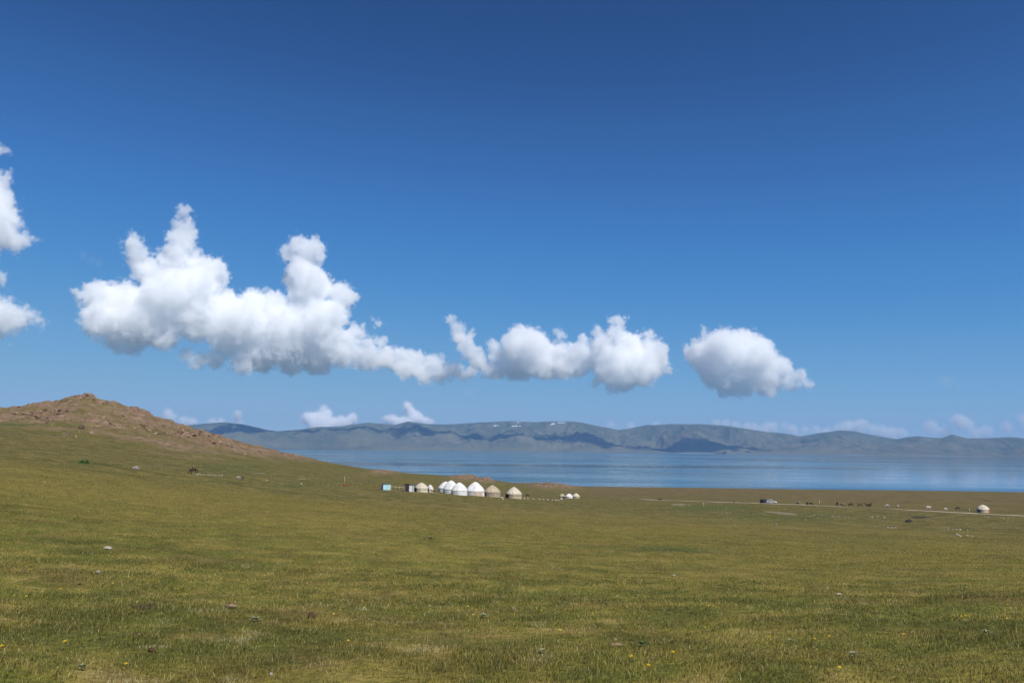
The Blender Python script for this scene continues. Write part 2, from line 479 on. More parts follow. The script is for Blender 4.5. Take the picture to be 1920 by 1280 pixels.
yy = k.math('ADD', xs.outputs[1], k.math('MULTIPLY', bandn, 260.0))
band = k.math('MULTIPLY', k.math('MULTIPLY', k.ramp(yy, 1160.0, 1200.0), k.ramp(yy, 1420.0, 1260.0)), k.ramp(xs.outputs[0], 150.0, 420.0))
rough = k.math('ADD', rough, k.math('MULTIPLY', band, 0.16))
wcol = k.mix(k.math('MAXIMUM', band, k.math('MULTIPLY', k.ramp(ruffle, 0.50, 0.62), 0.6)), (0.068, 0.132, 0.162), (0.036, 0.112, 0.185))
M_LAKE = k.bsdf(wcol, rough, 0.5, k.bump(wv, 0.05, 1.0), IOR=1.333)
lake = tag(mesh_obj('lake', lake_me, M_LAKE), kind='structure')

# ------------------------------------------------------------------ the mountains across the lake
SKY_LINE = [(-900, 812), (-500, 800), (-200, 806), (0, 800), (200, 806), (350, 797), (390, 793), (420, 791), (450, 795), (480, 801), (500, 806), (520, 808), (560, 805), (600, 800), (640, 799),
            (660, 795), (690, 792), (715, 794), (740, 797), (765, 791), (800, 796), (850, 796), (900, 792), (930, 790), (960, 789), (1000, 791), (1040, 790),
            (1085, 791), (1110, 796), (1130, 800), (1160, 806), (1180, 804), (1215, 797), (1260, 796), (1310, 795), (1340, 798), (1365, 799), (1400, 804),
            (1440, 810), (1470, 812), (1500, 818), (1540, 811), (1575, 806), (1600, 808), (1640, 816), (1680, 823), (1700, 819), (1720, 817), (1745, 820), (1765, 821),
            (1785, 814), (1812, 822), (1850, 822), (1890, 819), (1920, 822), (2100, 826), (2400, 815), (2900, 822)]
sx_ = np.array([s[0] for s in SKY_LINE], float); sphi = azim(sx_, 800.0); sslope = slope(sx_, np.array([s[1] for s in SKY_LINE], float))
MA = np.linspace(R(-52), R(52), 1500); NM = 170
Rb = 14600 + 500 * np.sin(MA * 5) ; Rr = 18600 + 700 * np.sin(MA * 7 + 1)
Hr = (np.interp(MA, sphi, sslope)) * Rr - LAKE_Z
T = np.concatenate([np.linspace(0, 1.02, NM - 14), np.linspace(1.04, 1.5, 14)])
MAg, Tg = np.meshgrid(MA, T, indexing='ij')
MR = Rb[:, None] + (Rr - Rb)[:, None] * Tg
MX = MR * np.sin(MAg); MY = MR * np.cos(MAg)
rise = sstep(0.02, 1.0, Tg) * 0.55 + 0.45 * np.clip(Tg, 0, 1) ** 1.5
spur = ridged(MX / 2300, MY / 3600, 5, 0.52)
env = np.clip(Tg * (1 - Tg) * 4, 0, 1)
MH = Hr[:, None] * rise
MH = MH + env * (Hr[:, None] * 0.36 * (spur - 0.5))
foot = gauss(Tg - 0.22, 0.10) * np.clip(0.75 + 0.9 * fbm(MX / 900, MY / 1500, 4), 0, 2) * np.interp(MAg, azim(np.array([300., 560., 800., 960., 2000.]), 840.), [5, 12, 60, 95, 75])
MH = MH + foot
MH = MH + env * 34 * (ridged(MX / 620 + 3, MY / 1500, 4, 0.55) - 0.4) * sstep(0.05, 0.3, Tg)
over = Tg > 1.0
MH = np.where(over, Hr[:, None] * (1 - 0.6 * sstep(1.0, 1.5, Tg)), MH)
MH = MH + 10 * fbm(MX / 500, MY / 500, 4) * sstep(0.05, 0.3, Tg) * np.where(Tg > 0.9, 0.35, 1)
MZ = LAKE_Z - 1.0 + MH + np.where(Tg < 0.03, -3, 0)
# nothing in front may rise above the outline
lim = np.interp(MAg, sphi, sslope) * MR
MZ = np.where(Tg < 0.97, np.minimum(MZ, lim - 6 - 25 * (1 - Tg)), MZ)
mpx, mpy = pix(np.stack([MX, MY, MZ], -1))
snow = np.zeros_like(MZ)
for sx, sy, wx, wy in ((927, 797.5, 20, 0.7), (968, 798.5, 18, 0.7), (1036, 794, 7, 1.6), (1030, 797, 9, .8), (1052, 792, 16, 0.6), (965, 791.5, 30, .5), (1122, 804, 4, .5)):
    snow = np.maximum(snow, gauss(mpx - sx, wx * 0.40) * gauss(mpy - sy, wy * 0.70) * (Tg > 0.5) * 1.1)
mt_me = np_mesh('mountains', np.stack([MX, MY, MZ], -1).reshape(-1, 3), grid_faces(1500, NM), True)
point_color(mt_me, 'mask', np.stack([np.clip(snow, 0, 1), np.clip(foot / 90, 0, 1), sstep(0.12, 0.0, Tg)], -1).reshape(-1, 3))
k = NT('mountain slopes')
P = k.pos()
sn, ft, sh = k.sep(k.attr('mask'))[:3]
a = k.noise(P, 0.0011, 6.0, 0.65); b = k.noise(P, 0.006, 5.0, 0.65)
col = k.mix(k.ramp(a, 0.40, 0.60), (0.052, 0.072, 0.038), (0.105, 0.112, 0.066))
col = k.mix(k.math('MULTIPLY', k.ramp(b, 0.4, 0.7), 0.5), col, (0.13, 0.112, 0.074))
col = k.mix(k.math('MULTIPLY', ft, k.ramp(b, 0.35, 0.6, 0.2, 0.9)), col, (0.165, 0.135, 0.092))
col = k.mix(k.math('MULTIPLY', sh, 0.6), col, (0.14, 0.13, 0.075))
col = k.mix(k.ramp(k.math('MULTIPLY', sn, k.ramp(b, 0.3, 0.55, 0.6, 1.2)), 0.35, 0.6), col, (0.58, 0.60, 0.62))
M_MT = k.bsdf(col, 0.95, 0.1, k.bump(b, 0.8, 40.0))
mountains = tag(mesh_obj('mountains', mt_me, M_MT), kind='structure')

# ------------------------------------------------------------------ haze
def add_haze(density):
    bm = bmesh.new(); bmesh.ops.create_cube(bm, size=1.0)
    zmax = float(MZ.max()) + 60; zmin = -75.0
    for v in bm.verts:
        v.co = Vector((v.co.x * 44000, v.co.y * 44000 , zmin if v.co.z < 0 else zmax))
    k = NT('thin air')
    pv = k.n('ShaderNodeVolumePrincipled')
    pv.inputs['Color'].default_value = (0.32, 0.58, 1.0, 1)
    pv.inputs['Density'].default_value = density
    pv.inputs['Anisotropy'].default_value = 0.0
    k.t.links.new(pv.outputs[0], k.out.inputs['Volume'])
    try:
        k.m.cycles.volume_sampling = 'DISTANCE'; k.m.cycles.homogeneous_volume = True
    except Exception:
        pass
    o = bm_obj('haze', bm, k.m)
    tag(o, kind='stuff')
    return o
add_haze(3.0e-5)

# ------------------------------------------------------------------ clouds
def cloud_material(name, density, color=(1, 1, 1), aniso=-0.12):
    k = NT(name)
    pv = k.n('ShaderNodeVolumePrincipled')
    pv.inputs['Color'].default_value = (*color, 1)
    pv.inputs['Density'].default_value = density
    pv.inputs['Density Attribute'].default_value = 'density'
    pv.inputs['Anisotropy'].default_value = aniso
    k.t.links.new(pv.outputs[0], k.out.inputs['Volume'])
    return k.m

def make_cloud(name, blobs, dist, label, seed, dens=0.072, res=1.3, amp=8.0, fine=4.6, edge=3.0, pad=16, deep=0.8, group=None, kcomb=7.0, mat=None, bias=6.5):
    """blobs: (column, row, radius) in pixels of the photograph; the cloud is built in the air at the distance dist,
    one unit of its own space being what one pixel spans there"""
    r_ = random.Random(seed)
    c0 = (min(b[0] - b[2] for b in blobs) + max(b[0] + b[2] for b in blobs)) / 2
    r0 = (min(b[1] - b[2] for b in blobs) + max(b[1] + b[2] for b in blobs)) / 2
    v = ray(c0, r0); v = v / math.hypot(v[0], v[1])
    centre = Vector(v * dist)
    az = math.atan2(v[0], v[1]); s = dist / FPX / math.cos(az) * 0.97
    # pixel offsets -> metres at that distance (real positions: each lump gets its own depth)
    rot = Matrix.Rotation(-az, 3, 'Z')
    loc = []
    for (bx, by, br) in blobs:
        w = ray(bx, by); w = Vector(w / math.hypot(w[0], w[1]) * dist)
        d = rot.transposed() @ (w - centre)
        dep = r_.uniform(-1, 1) * br * deep
        loc.append((d.x / s, dep, d.z / s, br))
    lo = [min(l[i] - l[3] for l in loc) - pad for i in range(3)]
    hi = [max(l[i] + l[3] for l in loc) + pad for i in range(3)]
    ng = bpy.data.node_groups.new(name, 'GeometryNodeTree')
    ng.interface.new_socket('Geometry', in_out='INPUT', socket_type='NodeSocketGeometry')
    ng.interface.new_socket('Geometry', in_out='OUTPUT', socket_type='NodeSocketGeometry')
    N = ng.nodes.new; L = ng.links.new
    out = N('NodeGroupOutput'); pos = N('GeometryNodeInputPosition')
    def mth(op, a, b=None, c=None, clamp=False):
        nd = N('ShaderNodeMath'); nd.operation = op; nd.use_clamp = clamp
        for i, q in enumerate((a, b, c)):
            if q is None: continue
            if isinstance(q, bpy.types.NodeSocket): L(q, nd.inputs[i])
            else: nd.inputs[i].default_value = q
        return nd.outputs[0]
    def nz(scale, detail, rough, off):
        ad = N('ShaderNodeVectorMath'); ad.operation = 'ADD'; L(pos.outputs[0], ad.inputs[0]); ad.inputs[1].default_value = (off, off * 1.7, -off)
        nd = N('ShaderNodeTexNoise'); L(ad.outputs[0], nd.inputs['Vector'])
        nd.inputs['Scale'].default_value = scale; nd.inputs['Detail'].default_value = detail; nd.inputs['Roughness'].default_value = rough
        return nd
    # wander of the space so that the lumps are not round
    wn = nz(1 / 26.0, 2.0, 0.5, seed * 3.1)
    sub = N('ShaderNodeVectorMath'); sub.operation = 'SUBTRACT'; L(wn.outputs['Color'], sub.inputs[0]); sub.inputs[1].default_value = (0.5, 0.5, 0.5)
    scl = N('ShaderNodeVectorMath'); scl.operation = 'SCALE'; L(sub.outputs[0], scl.inputs[0]); scl.inputs['Scale'].default_value = amp * 0.9
    wp = N('ShaderNodeVectorMath'); wp.operation = 'ADD'; L(pos.outputs[0], wp.inputs[0]); L(scl.outputs[0], wp.inputs[1])
    sdf = None
    for (x, y, z, br) in loc:
        d = N('ShaderNodeVectorMath'); d.operation = 'DISTANCE'; L(wp.outputs[0], d.inputs[0]); d.inputs[1].default_value = (x, y, z)
        q = mth('SUBTRACT', d.outputs['Value'], br)
        sdf = q if sdf is None else mth('SMOOTH_MIN', sdf, q, kcomb)
    # billows (inverted cells) and wisps
    vo = N('ShaderNodeTexVoronoi'); vo.feature = 'F1'; L(pos.outputs[0], vo.inputs['Vector']); vo.inputs['Scale'].default_value = 1 / 21.0
    vo.inputs['Detail'].default_value = 2.0; vo.inputs['Roughness'].default_value = 0.6
    sdf = mth('ADD', sdf, mth('MULTIPLY', mth('SUBTRACT', vo.outputs['Distance'], 0.62), amp * 1.75))
    f1 = nz(1 / 20.0, 6.0, 0.68, seed * 7.7)
    sdf = mth('ADD', sdf, mth('MULTIPLY', mth('SUBTRACT', f1.outputs['Fac'], 0.5), fine * 7.0))
    f2 = nz(1 / 6.5, 3.0, 0.6, seed * 1.9 + 40)
    sdf = mth('ADD', sdf, mth('MULTIPLY', mth('SUBTRACT', f2.outputs['Fac'], 0.5), fine * 5.0))
    den = mth('MULTIPLY', mth('SUBTRACT', sdf, bias), -1.0 / edge)
    den = mth('MINIMUM', mth('MAXIMUM', den, 0.0), 1.0)
    veil = mth('MULTIPLY', mth('SUBTRACT', sdf, bias + 3.5), -0.016)             # torn, thin vapour round the lumps
    den = mth('MAXIMUM', den, mth('MINIMUM', mth('MAXIMUM', veil, 0.0), 0.09))
    vc = N('GeometryNodeVolumeCube')
    L(den, vc.inputs['Density'])
    vc.inputs['Min'].default_value = lo; vc.inputs['Max'].default_value = hi
    for i, ax in enumerate('XYZ'):
        vc.inputs['Resolution ' + ax].default_value = max(8, int((hi[i] - lo[i]) / (1.9 / res)))
    sm = N('GeometryNodeSetMaterial'); L(vc.outputs[0], sm.inputs[0])
    m = mat or cloud_material(name + ' vapour', dens)
    sm.inputs['Material'].default_value = m
    L(sm.outputs[0], out.inputs[0])
    vol = bpy.data.volumes.new(name); vol.materials.append(m)
    o = bpy.data.objects.new(name, vol); link(o)
    md = o.modifiers.new('cloud', 'NODES'); md.node_group = ng
    o.location = centre; o.rotation_euler = (0, 0, -az); o.scale = (s, s, s)
    return tag(o, label, 'cloud', group)

B_MAIN = [(247,457,17),(256,480,19),(271,502,24),(344,401,13),(342,427,17),(335,454,24),(320,484,26),(369,484,18),(399,506,22),(372,536,34),(412,517,15),
    (181,555,28),(230,570,44),(192,600,32),(275,592,52),(241,630,26),(305,622,30),(210,634,20),(136,544,8),(160,545,15),(320,555,42),(380,585,46),(417,555,20),(365,604,32),(417,622,32),
    (477,577,32),(455,607,40),(511,574,24),(530,615,48),(586,600,48),(567,555,26),(556,461,17),(586,472,22),(538,476,13),(567,506,25),(579,529,30),(605,536,20),
    (635,555,26),(657,559,16),(624,592,28),(549,668,30),(492,660,34),(455,679,22),(399,671,18),(350,660,12),(372,675,13),(597,660,38),(642,660,26),(669,622,16),(706,604,6),
    (680,671,22),(725,671,20),(755,662,18),(785,675,20),(820,680,19),(848,692,15),(800,702,16),(760,690,18),(420,570,26),(440,590,28),(350,585,34),(300,560,26),(292,520,26),(310,505,20),(400,535,20),(430,640,26),(520,640,44),(560,640,46),(620,640,34),(480,655,28),(420,655,16),(712,640,10),(690,650,16),(575,490,26),(560,520,26),(345,440,20),(335,470,24),(352,500,20),(592,540,30),(735,672,20),(770,682,22),(808,690,20),(835,696,17),(862,694,14),(880,695,13),(897,692,12),(785,690,18),(820,700,14),(700,668,22),(650,640,24)]
B_C = [(850,606,11),(861,624,15),(872,642,17),(884,660,18),(898,676,19),(914,690,18),(930,690,20),(880,628,9),(845,596,6),(927,651,14),(974,627,19),(966,651,28),(998,639,23),(1006,675,36),(1045,663,24),(1049,627,10),(966,687,26),(1057,687,24),(1085,663,24),(1093,639,11),
    (1158,603,13),(1156,627,20),(1120,623,10),(1136,651,25),(1176,655,32),(1219,627,10),(1215,647,18),(1227,675,28),(1156,687,44),(1196,691,36),(1148,718,18),(1117,718,11),(1172,714,20),(1256,687,7),(930,670,20),(1000,655,34),(1030,680,30),(1075,680,26),(1110,672,24),(1120,650,18),(945,690,18),(902,678,14),(883,660,13),(857,617,11),(1190,660,34),(1230,660,22)]
B_E = [(1324,621,6),(1334,639,14),(1354,635,18),(1295,659,13),(1326,667,32),(1366,663,38),(1406,643,18),(1421,643,13),(1417,671,36),(1354,698,34),(1362,726,17),(1394,706,32),(1441,706,30),(1437,728,15),(1340,690,30),(1310,660,20),(1390,640,22),(1450,690,26),(1380,720,24),(1465,687,20),(1497,706,12),(1510,718,8),(1481,716,14)]
B_F = [(0,348,16),(4,381,17),(6,443,20),(28,424,8),(48,450,11),(30,452,12),(-3,278,5),(-28,400,38),(-34,450,28),(-60,420,50)]
B_G = [(5,594,24),(28,594,18),(50,592,11),(70,601,7),(-34,598,34),(0,520,7),(-70,590,40)]
make_cloud('cumulus_cloud', B_MAIN, 15300, 'largest white cumulus, twin towers rising above a long grey base', 1)
make_cloud('cumulus_cloud', B_C, 15200, 'ragged white cumulus with a thin wisp at one end and a peaked crown', 2)
make_cloud('cumulus_cloud', B_E, 14900, 'compact rounded white cumulus standing alone, tapering to a tail', 3)
make_cloud('cumulus_cloud', B_F, 15000, 'tall torn white cloud cut by the picture edge above the hill', 4)
make_cloud('cumulus_cloud', B_G, 15000, 'small flat-bottomed white cloud at the picture edge, lowest beside the hill', 5)

FAR_KW = dict(dens=0.06, res=1.3, amp=2.2, fine=1.5, edge=5.0, bias=4.0, pad=8, kcomb=3.0)
G_FARC = 'small clouds along the skyline'
make_cloud('cumulus_cloud', [(606,767,7),(612,775,9),(596,779,9),(585,787,12),(600,787,13),(573,783,8),(612,789,11),(640,791,10),(660,786,10),(625,794,11),(650,795,10),(590,797,12),(610,798,12)], 40000, 'small pinkish double cloud above the middle of the mountains', 11, group=G_FARC, **dict(FAR_KW, dens=0.22))
make_cloud('cumulus_cloud', [(763,762,8),(769,771,9),(777,779,10),(786,785,9),(797,790,9),(806,793,7),(735,788,9),(724,787,6),(745,792,9),(757,792,11),(772,793,12),(788,796,10)], 40000, 'small cloud with one tall turret behind the mountains', 12, group=G_FARC, **dict(FAR_KW, dens=0.22))
make_cloud('cumulus_cloud', [(445,777,7),(444,785,7),(446,793,8),(314,774,6),(318,782,9),(398,792,7),(360,792,8),(345,790,7),(415,793,7)], 40000, 'little cloud stump behind the mountain next to the rocky hill', 13, group=G_FARC, **dict(FAR_KW, dens=0.12))
make_cloud('cumulus_cloud', [(1360,795,8),(1380,797,8),(1402,803,11),(1450,801,9),(1470,798,7),(1430,806,10),(1415,803,10),(1440,801,10),(1485,806,10),(1143,797,8),(1183,801,8),(1230,797,7),(1345,794,7)], 40000, 'faint low cloud line behind the mountains under the compact cumulus', 14, group=G_FARC, **FAR_KW)
make_cloud('cumulus_cloud', [(1590,801,12),(1615,797,10),(1655,808,10),(1530,807,8),(1510,806,6),(1690,812,9),(1640,806,10),(1605,804,12),(1575,806,10),(1670,812,11),(1550,812,9)], 40000, 'faint broken cloud over the low saddle of the mountains', 15, group=G_FARC, **FAR_KW)
make_cloud('cumulus_cloud', [(1745,801,10),(1800,791,11),(1815,797,9),(1850,807,8),(1888,801,8),(1920,784,7),(1928,795,10),(1770,811,9),(1830,812,9)], 40000, 'faint pink cloud band above the last mountain humps', 16, group=G_FARC, **FAR_KW)
WISP_KW = dict(dens=0.006, res=1.0, amp=5.0, fine=2.6, edge=7.0, bias=4, pad=8, kcomb=3.0)
make_cloud('cloud_wisp', [(158,480,8),(172,486,7),(186,492,6)], 16500, 'thin white wisp above the largest cumulus', 21, group='thin wisps', **WISP_KW)
make_cloud('cloud_wisp', [(1770,710,8),(1780,716,9),(1795,721,6)], 16500, 'thin grey wisp in the open sky past the compact cumulus', 22, group='thin wisps', **WISP_KW)
make_cloud('cloud_wisp', [(876,738,9),(885,744,7),(855,762,6)], 16500, 'thin grey wisp hanging below the ragged cumulus', 23, group='thin wisps', **WISP_KW)

# ------------------------------------------------------------------ materials of the things
M_WHITE = simple_mat('white canvas', (0.72, 0.71, 0.68), 0.9, 0.1, 0.24, 0.9)
M_TAN = simple_mat('tan felt', (0.46, 0.38, 0.26), 0.95, 0.1, 0.25, 1.2)
M_TANW = simple_mat('grey felt wall', (0.40, 0.33, 0.24), 0.95, 0.1, 0.3, 1.6)
M_CREAM = simple_mat('cream felt', (0.60, 0.53, 0.41), 0.95, 0.1, 0.22, 1.2)
M_PINK = simple_mat('pink door curtain', (0.57, 0.44, 0.36), 0.9, 0.1, 0.2, 2.0)
M_ROPE = simple_mat('woven girth band', (0.30, 0.25, 0.19), 0.9, 0.1, 0.3, 6.0)
M_DOOR = simple_mat('dark door opening boards', (0.045, 0.032, 0.025), 0.7, 0.2, 0.4, 4.0)
M_ORANGE = simple_mat('orange painted door', (0.62, 0.16, 0.045), 0.6, 0.3, 0.2, 4.0)
M_BROWN = simple_mat('brown planks', (0.070, 0.038, 0.026), 0.85, 0.2, 0.45, 6.0)
M_RUST = simple_mat('rusty red wood', (0.24, 0.085, 0.045), 0.85, 0.2, 0.35, 5.0)
M_BLUE = simple_mat('pale blue paint', (0.42, 0.66, 0.70), 0.6, 0.3, 0.18, 2.0)
M_TEAL = simple_mat('dark teal roofing', (0.10, 0.22, 0.25), 0.6, 0.3, 0.3, 3.0)
M_METAL = simple_mat('grey sheet metal', (0.40, 0.43, 0.48), 0.5, 0.4, 0.15, 2.0)
M_WPAINT = simple_mat('white paint', (0.78, 0.78, 0.76), 0.5, 0.3, 0.1, 2.0)
M_WOOD = simple_mat('weathered pale pole', (0.48, 0.40, 0.28), 0.85, 0.2, 0.3, 6.0)
M_DARK = simple_mat('dark coat', (0.028, 0.020, 0.016), 0.75, 0.25, 0.4, 4.0)
M_BAY = simple_mat('bay coat', (0.095, 0.038, 0.020), 0.7, 0.25, 0.4, 3.0)
M_BLACK = simple_mat('black coat', (0.012, 0.011, 0.011), 0.7, 0.25, 0.4, 3.0)
M_FLEECE = simple_mat('white fleece', (0.74, 0.70, 0.62), 0.95, 0.1, 0.2, 8.0)
M_WCOAT = simple_mat('white coat', (0.72, 0.68, 0.62), 0.8, 0.2, 0.2, 3.0)
M_HORN = simple_mat('horn', (0.35, 0.30, 0.22), 0.5, 0.3, 0.2, 9.0)
M_SKIN = simple_mat('skin', (0.42, 0.24, 0.16), 0.6, 0.3, 0.1, 9.0)
M_JACKET = simple_mat('dark jacket', (0.035, 0.030, 0.042), 0.85, 0.2, 0.3, 5.0)
M_TROUS = simple_mat('grey trousers', (0.060, 0.055, 0.050), 0.85, 0.2, 0.3, 5.0)
M_TYRE = simple_mat('tyre rubber', (0.020, 0.020, 0.021), 0.8, 0.3, 0.3, 8.0)
M_GLASS = simple_mat('tinted car glass', (0.030, 0.040, 0.050), 0.08, 0.6, 0.1, 2.0)
M_CARW = simple_mat('white car paint', (0.72, 0.72, 0.70), 0.4, 0.5, 0.05, 1.0)
M_CARB = simple_mat('black car paint', (0.012, 0.011, 0.012), 0.45, 0.25, 0.1, 1.0)
M_LAMP = simple_mat('lamp lens', (0.70, 0.72, 0.74), 0.15, 0.6, 0.05, 2.0)
M_ROCK = simple_mat('red brown rock', (0.215, 0.140, 0.095), 0.95, 0.15, 0.5, 1.2)
M_ROCKD = simple_mat('dark rock', (0.070, 0.055, 0.045), 0.95, 0.15, 0.4, 1.5)
M_PALE = simple_mat('pale stone', (0.34, 0.30, 0.24), 0.95, 0.15, 0.3, 1.5)
M_GREYST = simple_mat('grey stone', (0.34, 0.30, 0.25), 0.95, 0.05, 0.35, 14.0)
M_DUNG = simple_mat('dry dung', (0.075, 0.050, 0.028), 0.95, 0.1, 0.5, 40.0)
M_DUNGP = simple_mat('bleached dung', (0.27, 0.19, 0.12), 0.95, 0.1, 0.5, 40.0)
M_ROAD = simple_mat('pale dirt road', (0.40, 0.33, 0.24), 0.95, 0.1, 0.25, 0.2)
M_SAND = simple_mat('bare pale ground', (0.23, 0.19, 0.115), 0.95, 0.1, 0.4, 0.35)
M_DARKGROUND = simple_mat('dark ground', (0.050, 0.042, 0.032), 0.95, 0.1, 0.4, 0.5)
M_PETAL = simple_mat('yellow petals', (0.66, 0.44, 0.02), 0.6, 0.2, 0.15, 60.0)
M_STEM = simple_mat('green stem', (0.10, 0.16, 0.035), 0.7, 0.2, 0.2, 40.0)
M_SILVER = simple_mat('silvery leaf', (0.26, 0.27, 0.14), 0.9, 0.03, 0.25, 30.0)
M_BUSH = simple_mat('bush leaf', (0.060, 0.120, 0.030), 0.7, 0.2, 0.4, 3.0)

# ------------------------------------------------------------------ shape helpers for the things
def box(bm, x0, x1, y0, y1, z0, z1):
    g = bmesh.ops.create_cube(bm, size=1.0)
    for v in g['verts']:
        v.co = Vector((x1 if v.co.x > 0 else x0, y1 if v.co.y > 0 else y0, z1 if v.co.z > 0 else z0))
    return g['verts']
def tube(bm, pts, radii, seg=8):
    rings = []
    pts = [Vector(p) for p in pts]
    for i, p in enumerate(pts):
        d = (pts[min(i + 1, len(pts) - 1)] - pts[max(i - 1, 0)]).normalized()
        u = d.orthogonal().normalized() if abs(d.z) < 0.9 else Vector((1, 0, 0))
        u = (u - d * u.dot(d)).normalized(); w = d.cross(u)
        r = radii[i] if isinstance(radii, (list, tuple)) else radii
        rings.append([bm.verts.new(p + (u * math.cos(a) + w * math.sin(a)) * r) for a in [2 * math.pi * k / seg for k in range(seg)]])
    for a, b in zip(rings, rings[1:]):
        for k in range(seg):
            bm.faces.new((a[k], a[(k + 1) % seg], b[(k + 1) % seg], b[k]))
    bm.faces.new(rings[0][::-1]); bm.faces.new(rings[-1])
def lathe(bm, prof, seg=64, ripple=0.0, lobes=26, a0=0.0, a1=2 * math.pi, dr=0.0):
    full = abs(a1 - a0 - 2 * math.pi) < 1e-6
    n = seg if full else seg + 1
    rings = []
    for (r, z) in prof:
        ring = []
        for k in range(n):
            a = a0 + (a1 - a0) * k / seg - math.pi / 2
            q = r + dr + ripple * r * math.cos(lobes * a)
            ring.append(bm.verts.new((q * math.cos(a), q * math.sin(a), z)))
        rings.append(ring)
    for a, b in zip(rings, rings[1:]):
        for k in range(seg):
            m = (k + 1) % n
            bm.faces.new((a[k], a[m], b[m], b[k]))
    return rings
def skin_mesh(name, joints, bones, root=0, sub=2):
    """one continuous body grown over a skeleton: joints [(x, y, z, radius)], bones [(i, j)]"""
    me = bpy.data.meshes.new(name + '_skeleton')
    me.from_pydata([j[:3] for j in joints], bones, [])
    o = bpy.data.objects.new(name + '_skeleton', me); COL.objects.link(o)
    o.modifiers.new('skin', 'SKIN')
    s_ = o.modifiers.new('sub', 'SUBSURF'); s_.levels = sub; s_.render_levels = sub
    if not me.skin_vertices: me.attributes
    bm = bmesh.new(); bm.from_mesh(me)
    lay = bm.verts.layers.skin.verify()
    bm.verts.ensure_lookup_table()
    for i, j in enumerate(joints):
        r = j[3]; bm.verts[i][lay].radius = r if isinstance(r, tuple) else (r, r)
        bm.verts[i][lay].use_root = (i == root)
    bm.to_mesh(me); bm.free()
    dg = bpy.context.evaluated_depsgraph_get(); dg.update()
    res = bpy.data.meshes.new_from_object(o.evaluated_get(dg)); res.name = name
    bpy.data.objects.remove(o); bpy.data.meshes.remove(me)
    res.materials.clear()
    res.polygons.foreach_set('use_smooth', np.ones(len(res.polygons), bool))
    return res
def rock_mesh(name, seed, flat=0.6, sub=3, rough=0.35):
    r_ = np.random.default_rng(seed)
    bm = bmesh.new(); bmesh.ops.create_icosphere(bm, subdivisions=sub, radius=1.0)
    off = r_.uniform(0, 100, 3)
    planes = r_.normal(size=(9, 3)); planes /= np.linalg.norm(planes, axis=1)[:, None]
    for v in bm.verts:
        p = np.array(v.co)
        d = planes @ p
        k = 1.0
        m = d.max()
        if m > 0.72: k = 0.72 / m                       # flat broken faces
        n = fbm(np.array([p[0] * 1.3 + off[0]]), np.array([p[1] * 1.3 + p[2] * 1.7 + off[1]]), 3)[0]
        p = p * k * (1 + rough * 0.5 * n)
        v.co = Vector((p[0], p[1] * 0.85, p[2] * flat))
    me = bpy.data.meshes.new(name); bm.to_mesh(me); bm.free()
    return me
def face_to_camera(p):
    return -math.atan2(p.x, p.y)
def px_size(px, p):
    return px * math.hypot(p.x, p.y) / FPX

# ------------------------------------------------------------------ roads and bare patches
def ribbon(name, pixels, width, mat, lift=0.05, wob=0.25, taper=True):
    P = [hit(*p) for p in pixels]
    pts = []
    for a, b in zip(P, P[1:]):
        n = max(2, int((b - a).length / 2.5))
        pts += [a.lerp(b, i / n) for i in range(n)]
    pts.append(P[-1])
    xy = np.array([(p.x, p.y) for p in pts])
    for _ in range(6):
        xy[1:-1] = (xy[:-2] + 2 * xy[1:-1] + xy[2:]) / 4
    d = np.gradient(xy, axis=0); d /= np.maximum(np.linalg.norm(d, axis=1), 1e-6)[:, None]
    nrm = np.stack([-d[:, 1], d[:, 0]], 1)
    n = len(xy); arc = np.arange(n)
    w = width * (1 + wob * fbm(arc / 6.0, arc * 0 + width, 3)) * 0.5
    if taper: w = w * np.clip(np.minimum(arc, n - 1 - arc) / 4.0, 0.08, 1)
    rows = []
    for t in (-1, -0.5, 0, 0.5, 1):
        q = xy + nrm * (w * t)[:, None]
        rows.append(np.stack([q[:, 0], q[:, 1], ground_z(q[:, 0], q[:, 1]) + lift], 1))
    v = np.stack(rows, 1).reshape(-1, 3)
    o = mesh_obj(name, np_mesh(name, v, grid_faces(n, 5), True), mat)
    return tag(o, kind='structure')
def patch(name, px, py, wx, wy, mat, lift=0.05, seed=0):
    c = hit(px, py); th = np.linspace(0, 2 * math.pi, 40, endpoint=False)
    jag = 1 + 0.35 * fbm(np.cos(th) * 1.5 + seed, np.sin(th) * 1.5, 3) + 0.15 * fbm(th * 5, th * 0 + seed, 2)
    rim = [hit(px + wx * math.cos(a) * j, py + wy * math.sin(a) * j) for a, j in zip(th, jag)]
    vs = []
    for f in (1.0, 0.66, 0.33):
        for p in rim:
            x = c.x + (p.x - c.x) * f; y = c.y + (p.y - c.y) * f
            vs.append((x, y, float(ground_z(x, y)) + lift))
    vs.append((c.x, c.y, c.z + lift))
    bm = bmesh.new(); V = [bm.verts.new(v) for v in vs]
    for r in range(2):
        for k in range(40):
            bm.faces.new((V[r * 40 + k], V[r * 40 + (k + 1) % 40], V[(r + 1) * 40 + (k + 1) % 40], V[(r + 1) * 40 + k]))
    for k in range(40): bm.faces.new((V[80 + k], V[80 + (k + 1) % 40], V[120]))
    return tag(bm_obj(name, bm, mat, smooth=True), kind='structure')
ribbon('dirt_road', [(1168, 934), (1215, 936), (1240, 937.6), (1300, 939.3), (1370, 941.6), (1440, 943.8), (1540, 948), (1640, 952.6), (1700, 955.6), (1800, 961), (1880, 965), (1935, 967.6)], 7.5, M_ROAD, 0.06, 0.15, False)
ribbon('path', [(706, 917.5), (722, 919), (738, 920), (752, 921.5), (768, 923)], 3.0, M_SAND)
ribbon('path', [(782, 923.3), (800, 924.3), (822, 925.2), (850, 927)], 1.8, M_SAND)
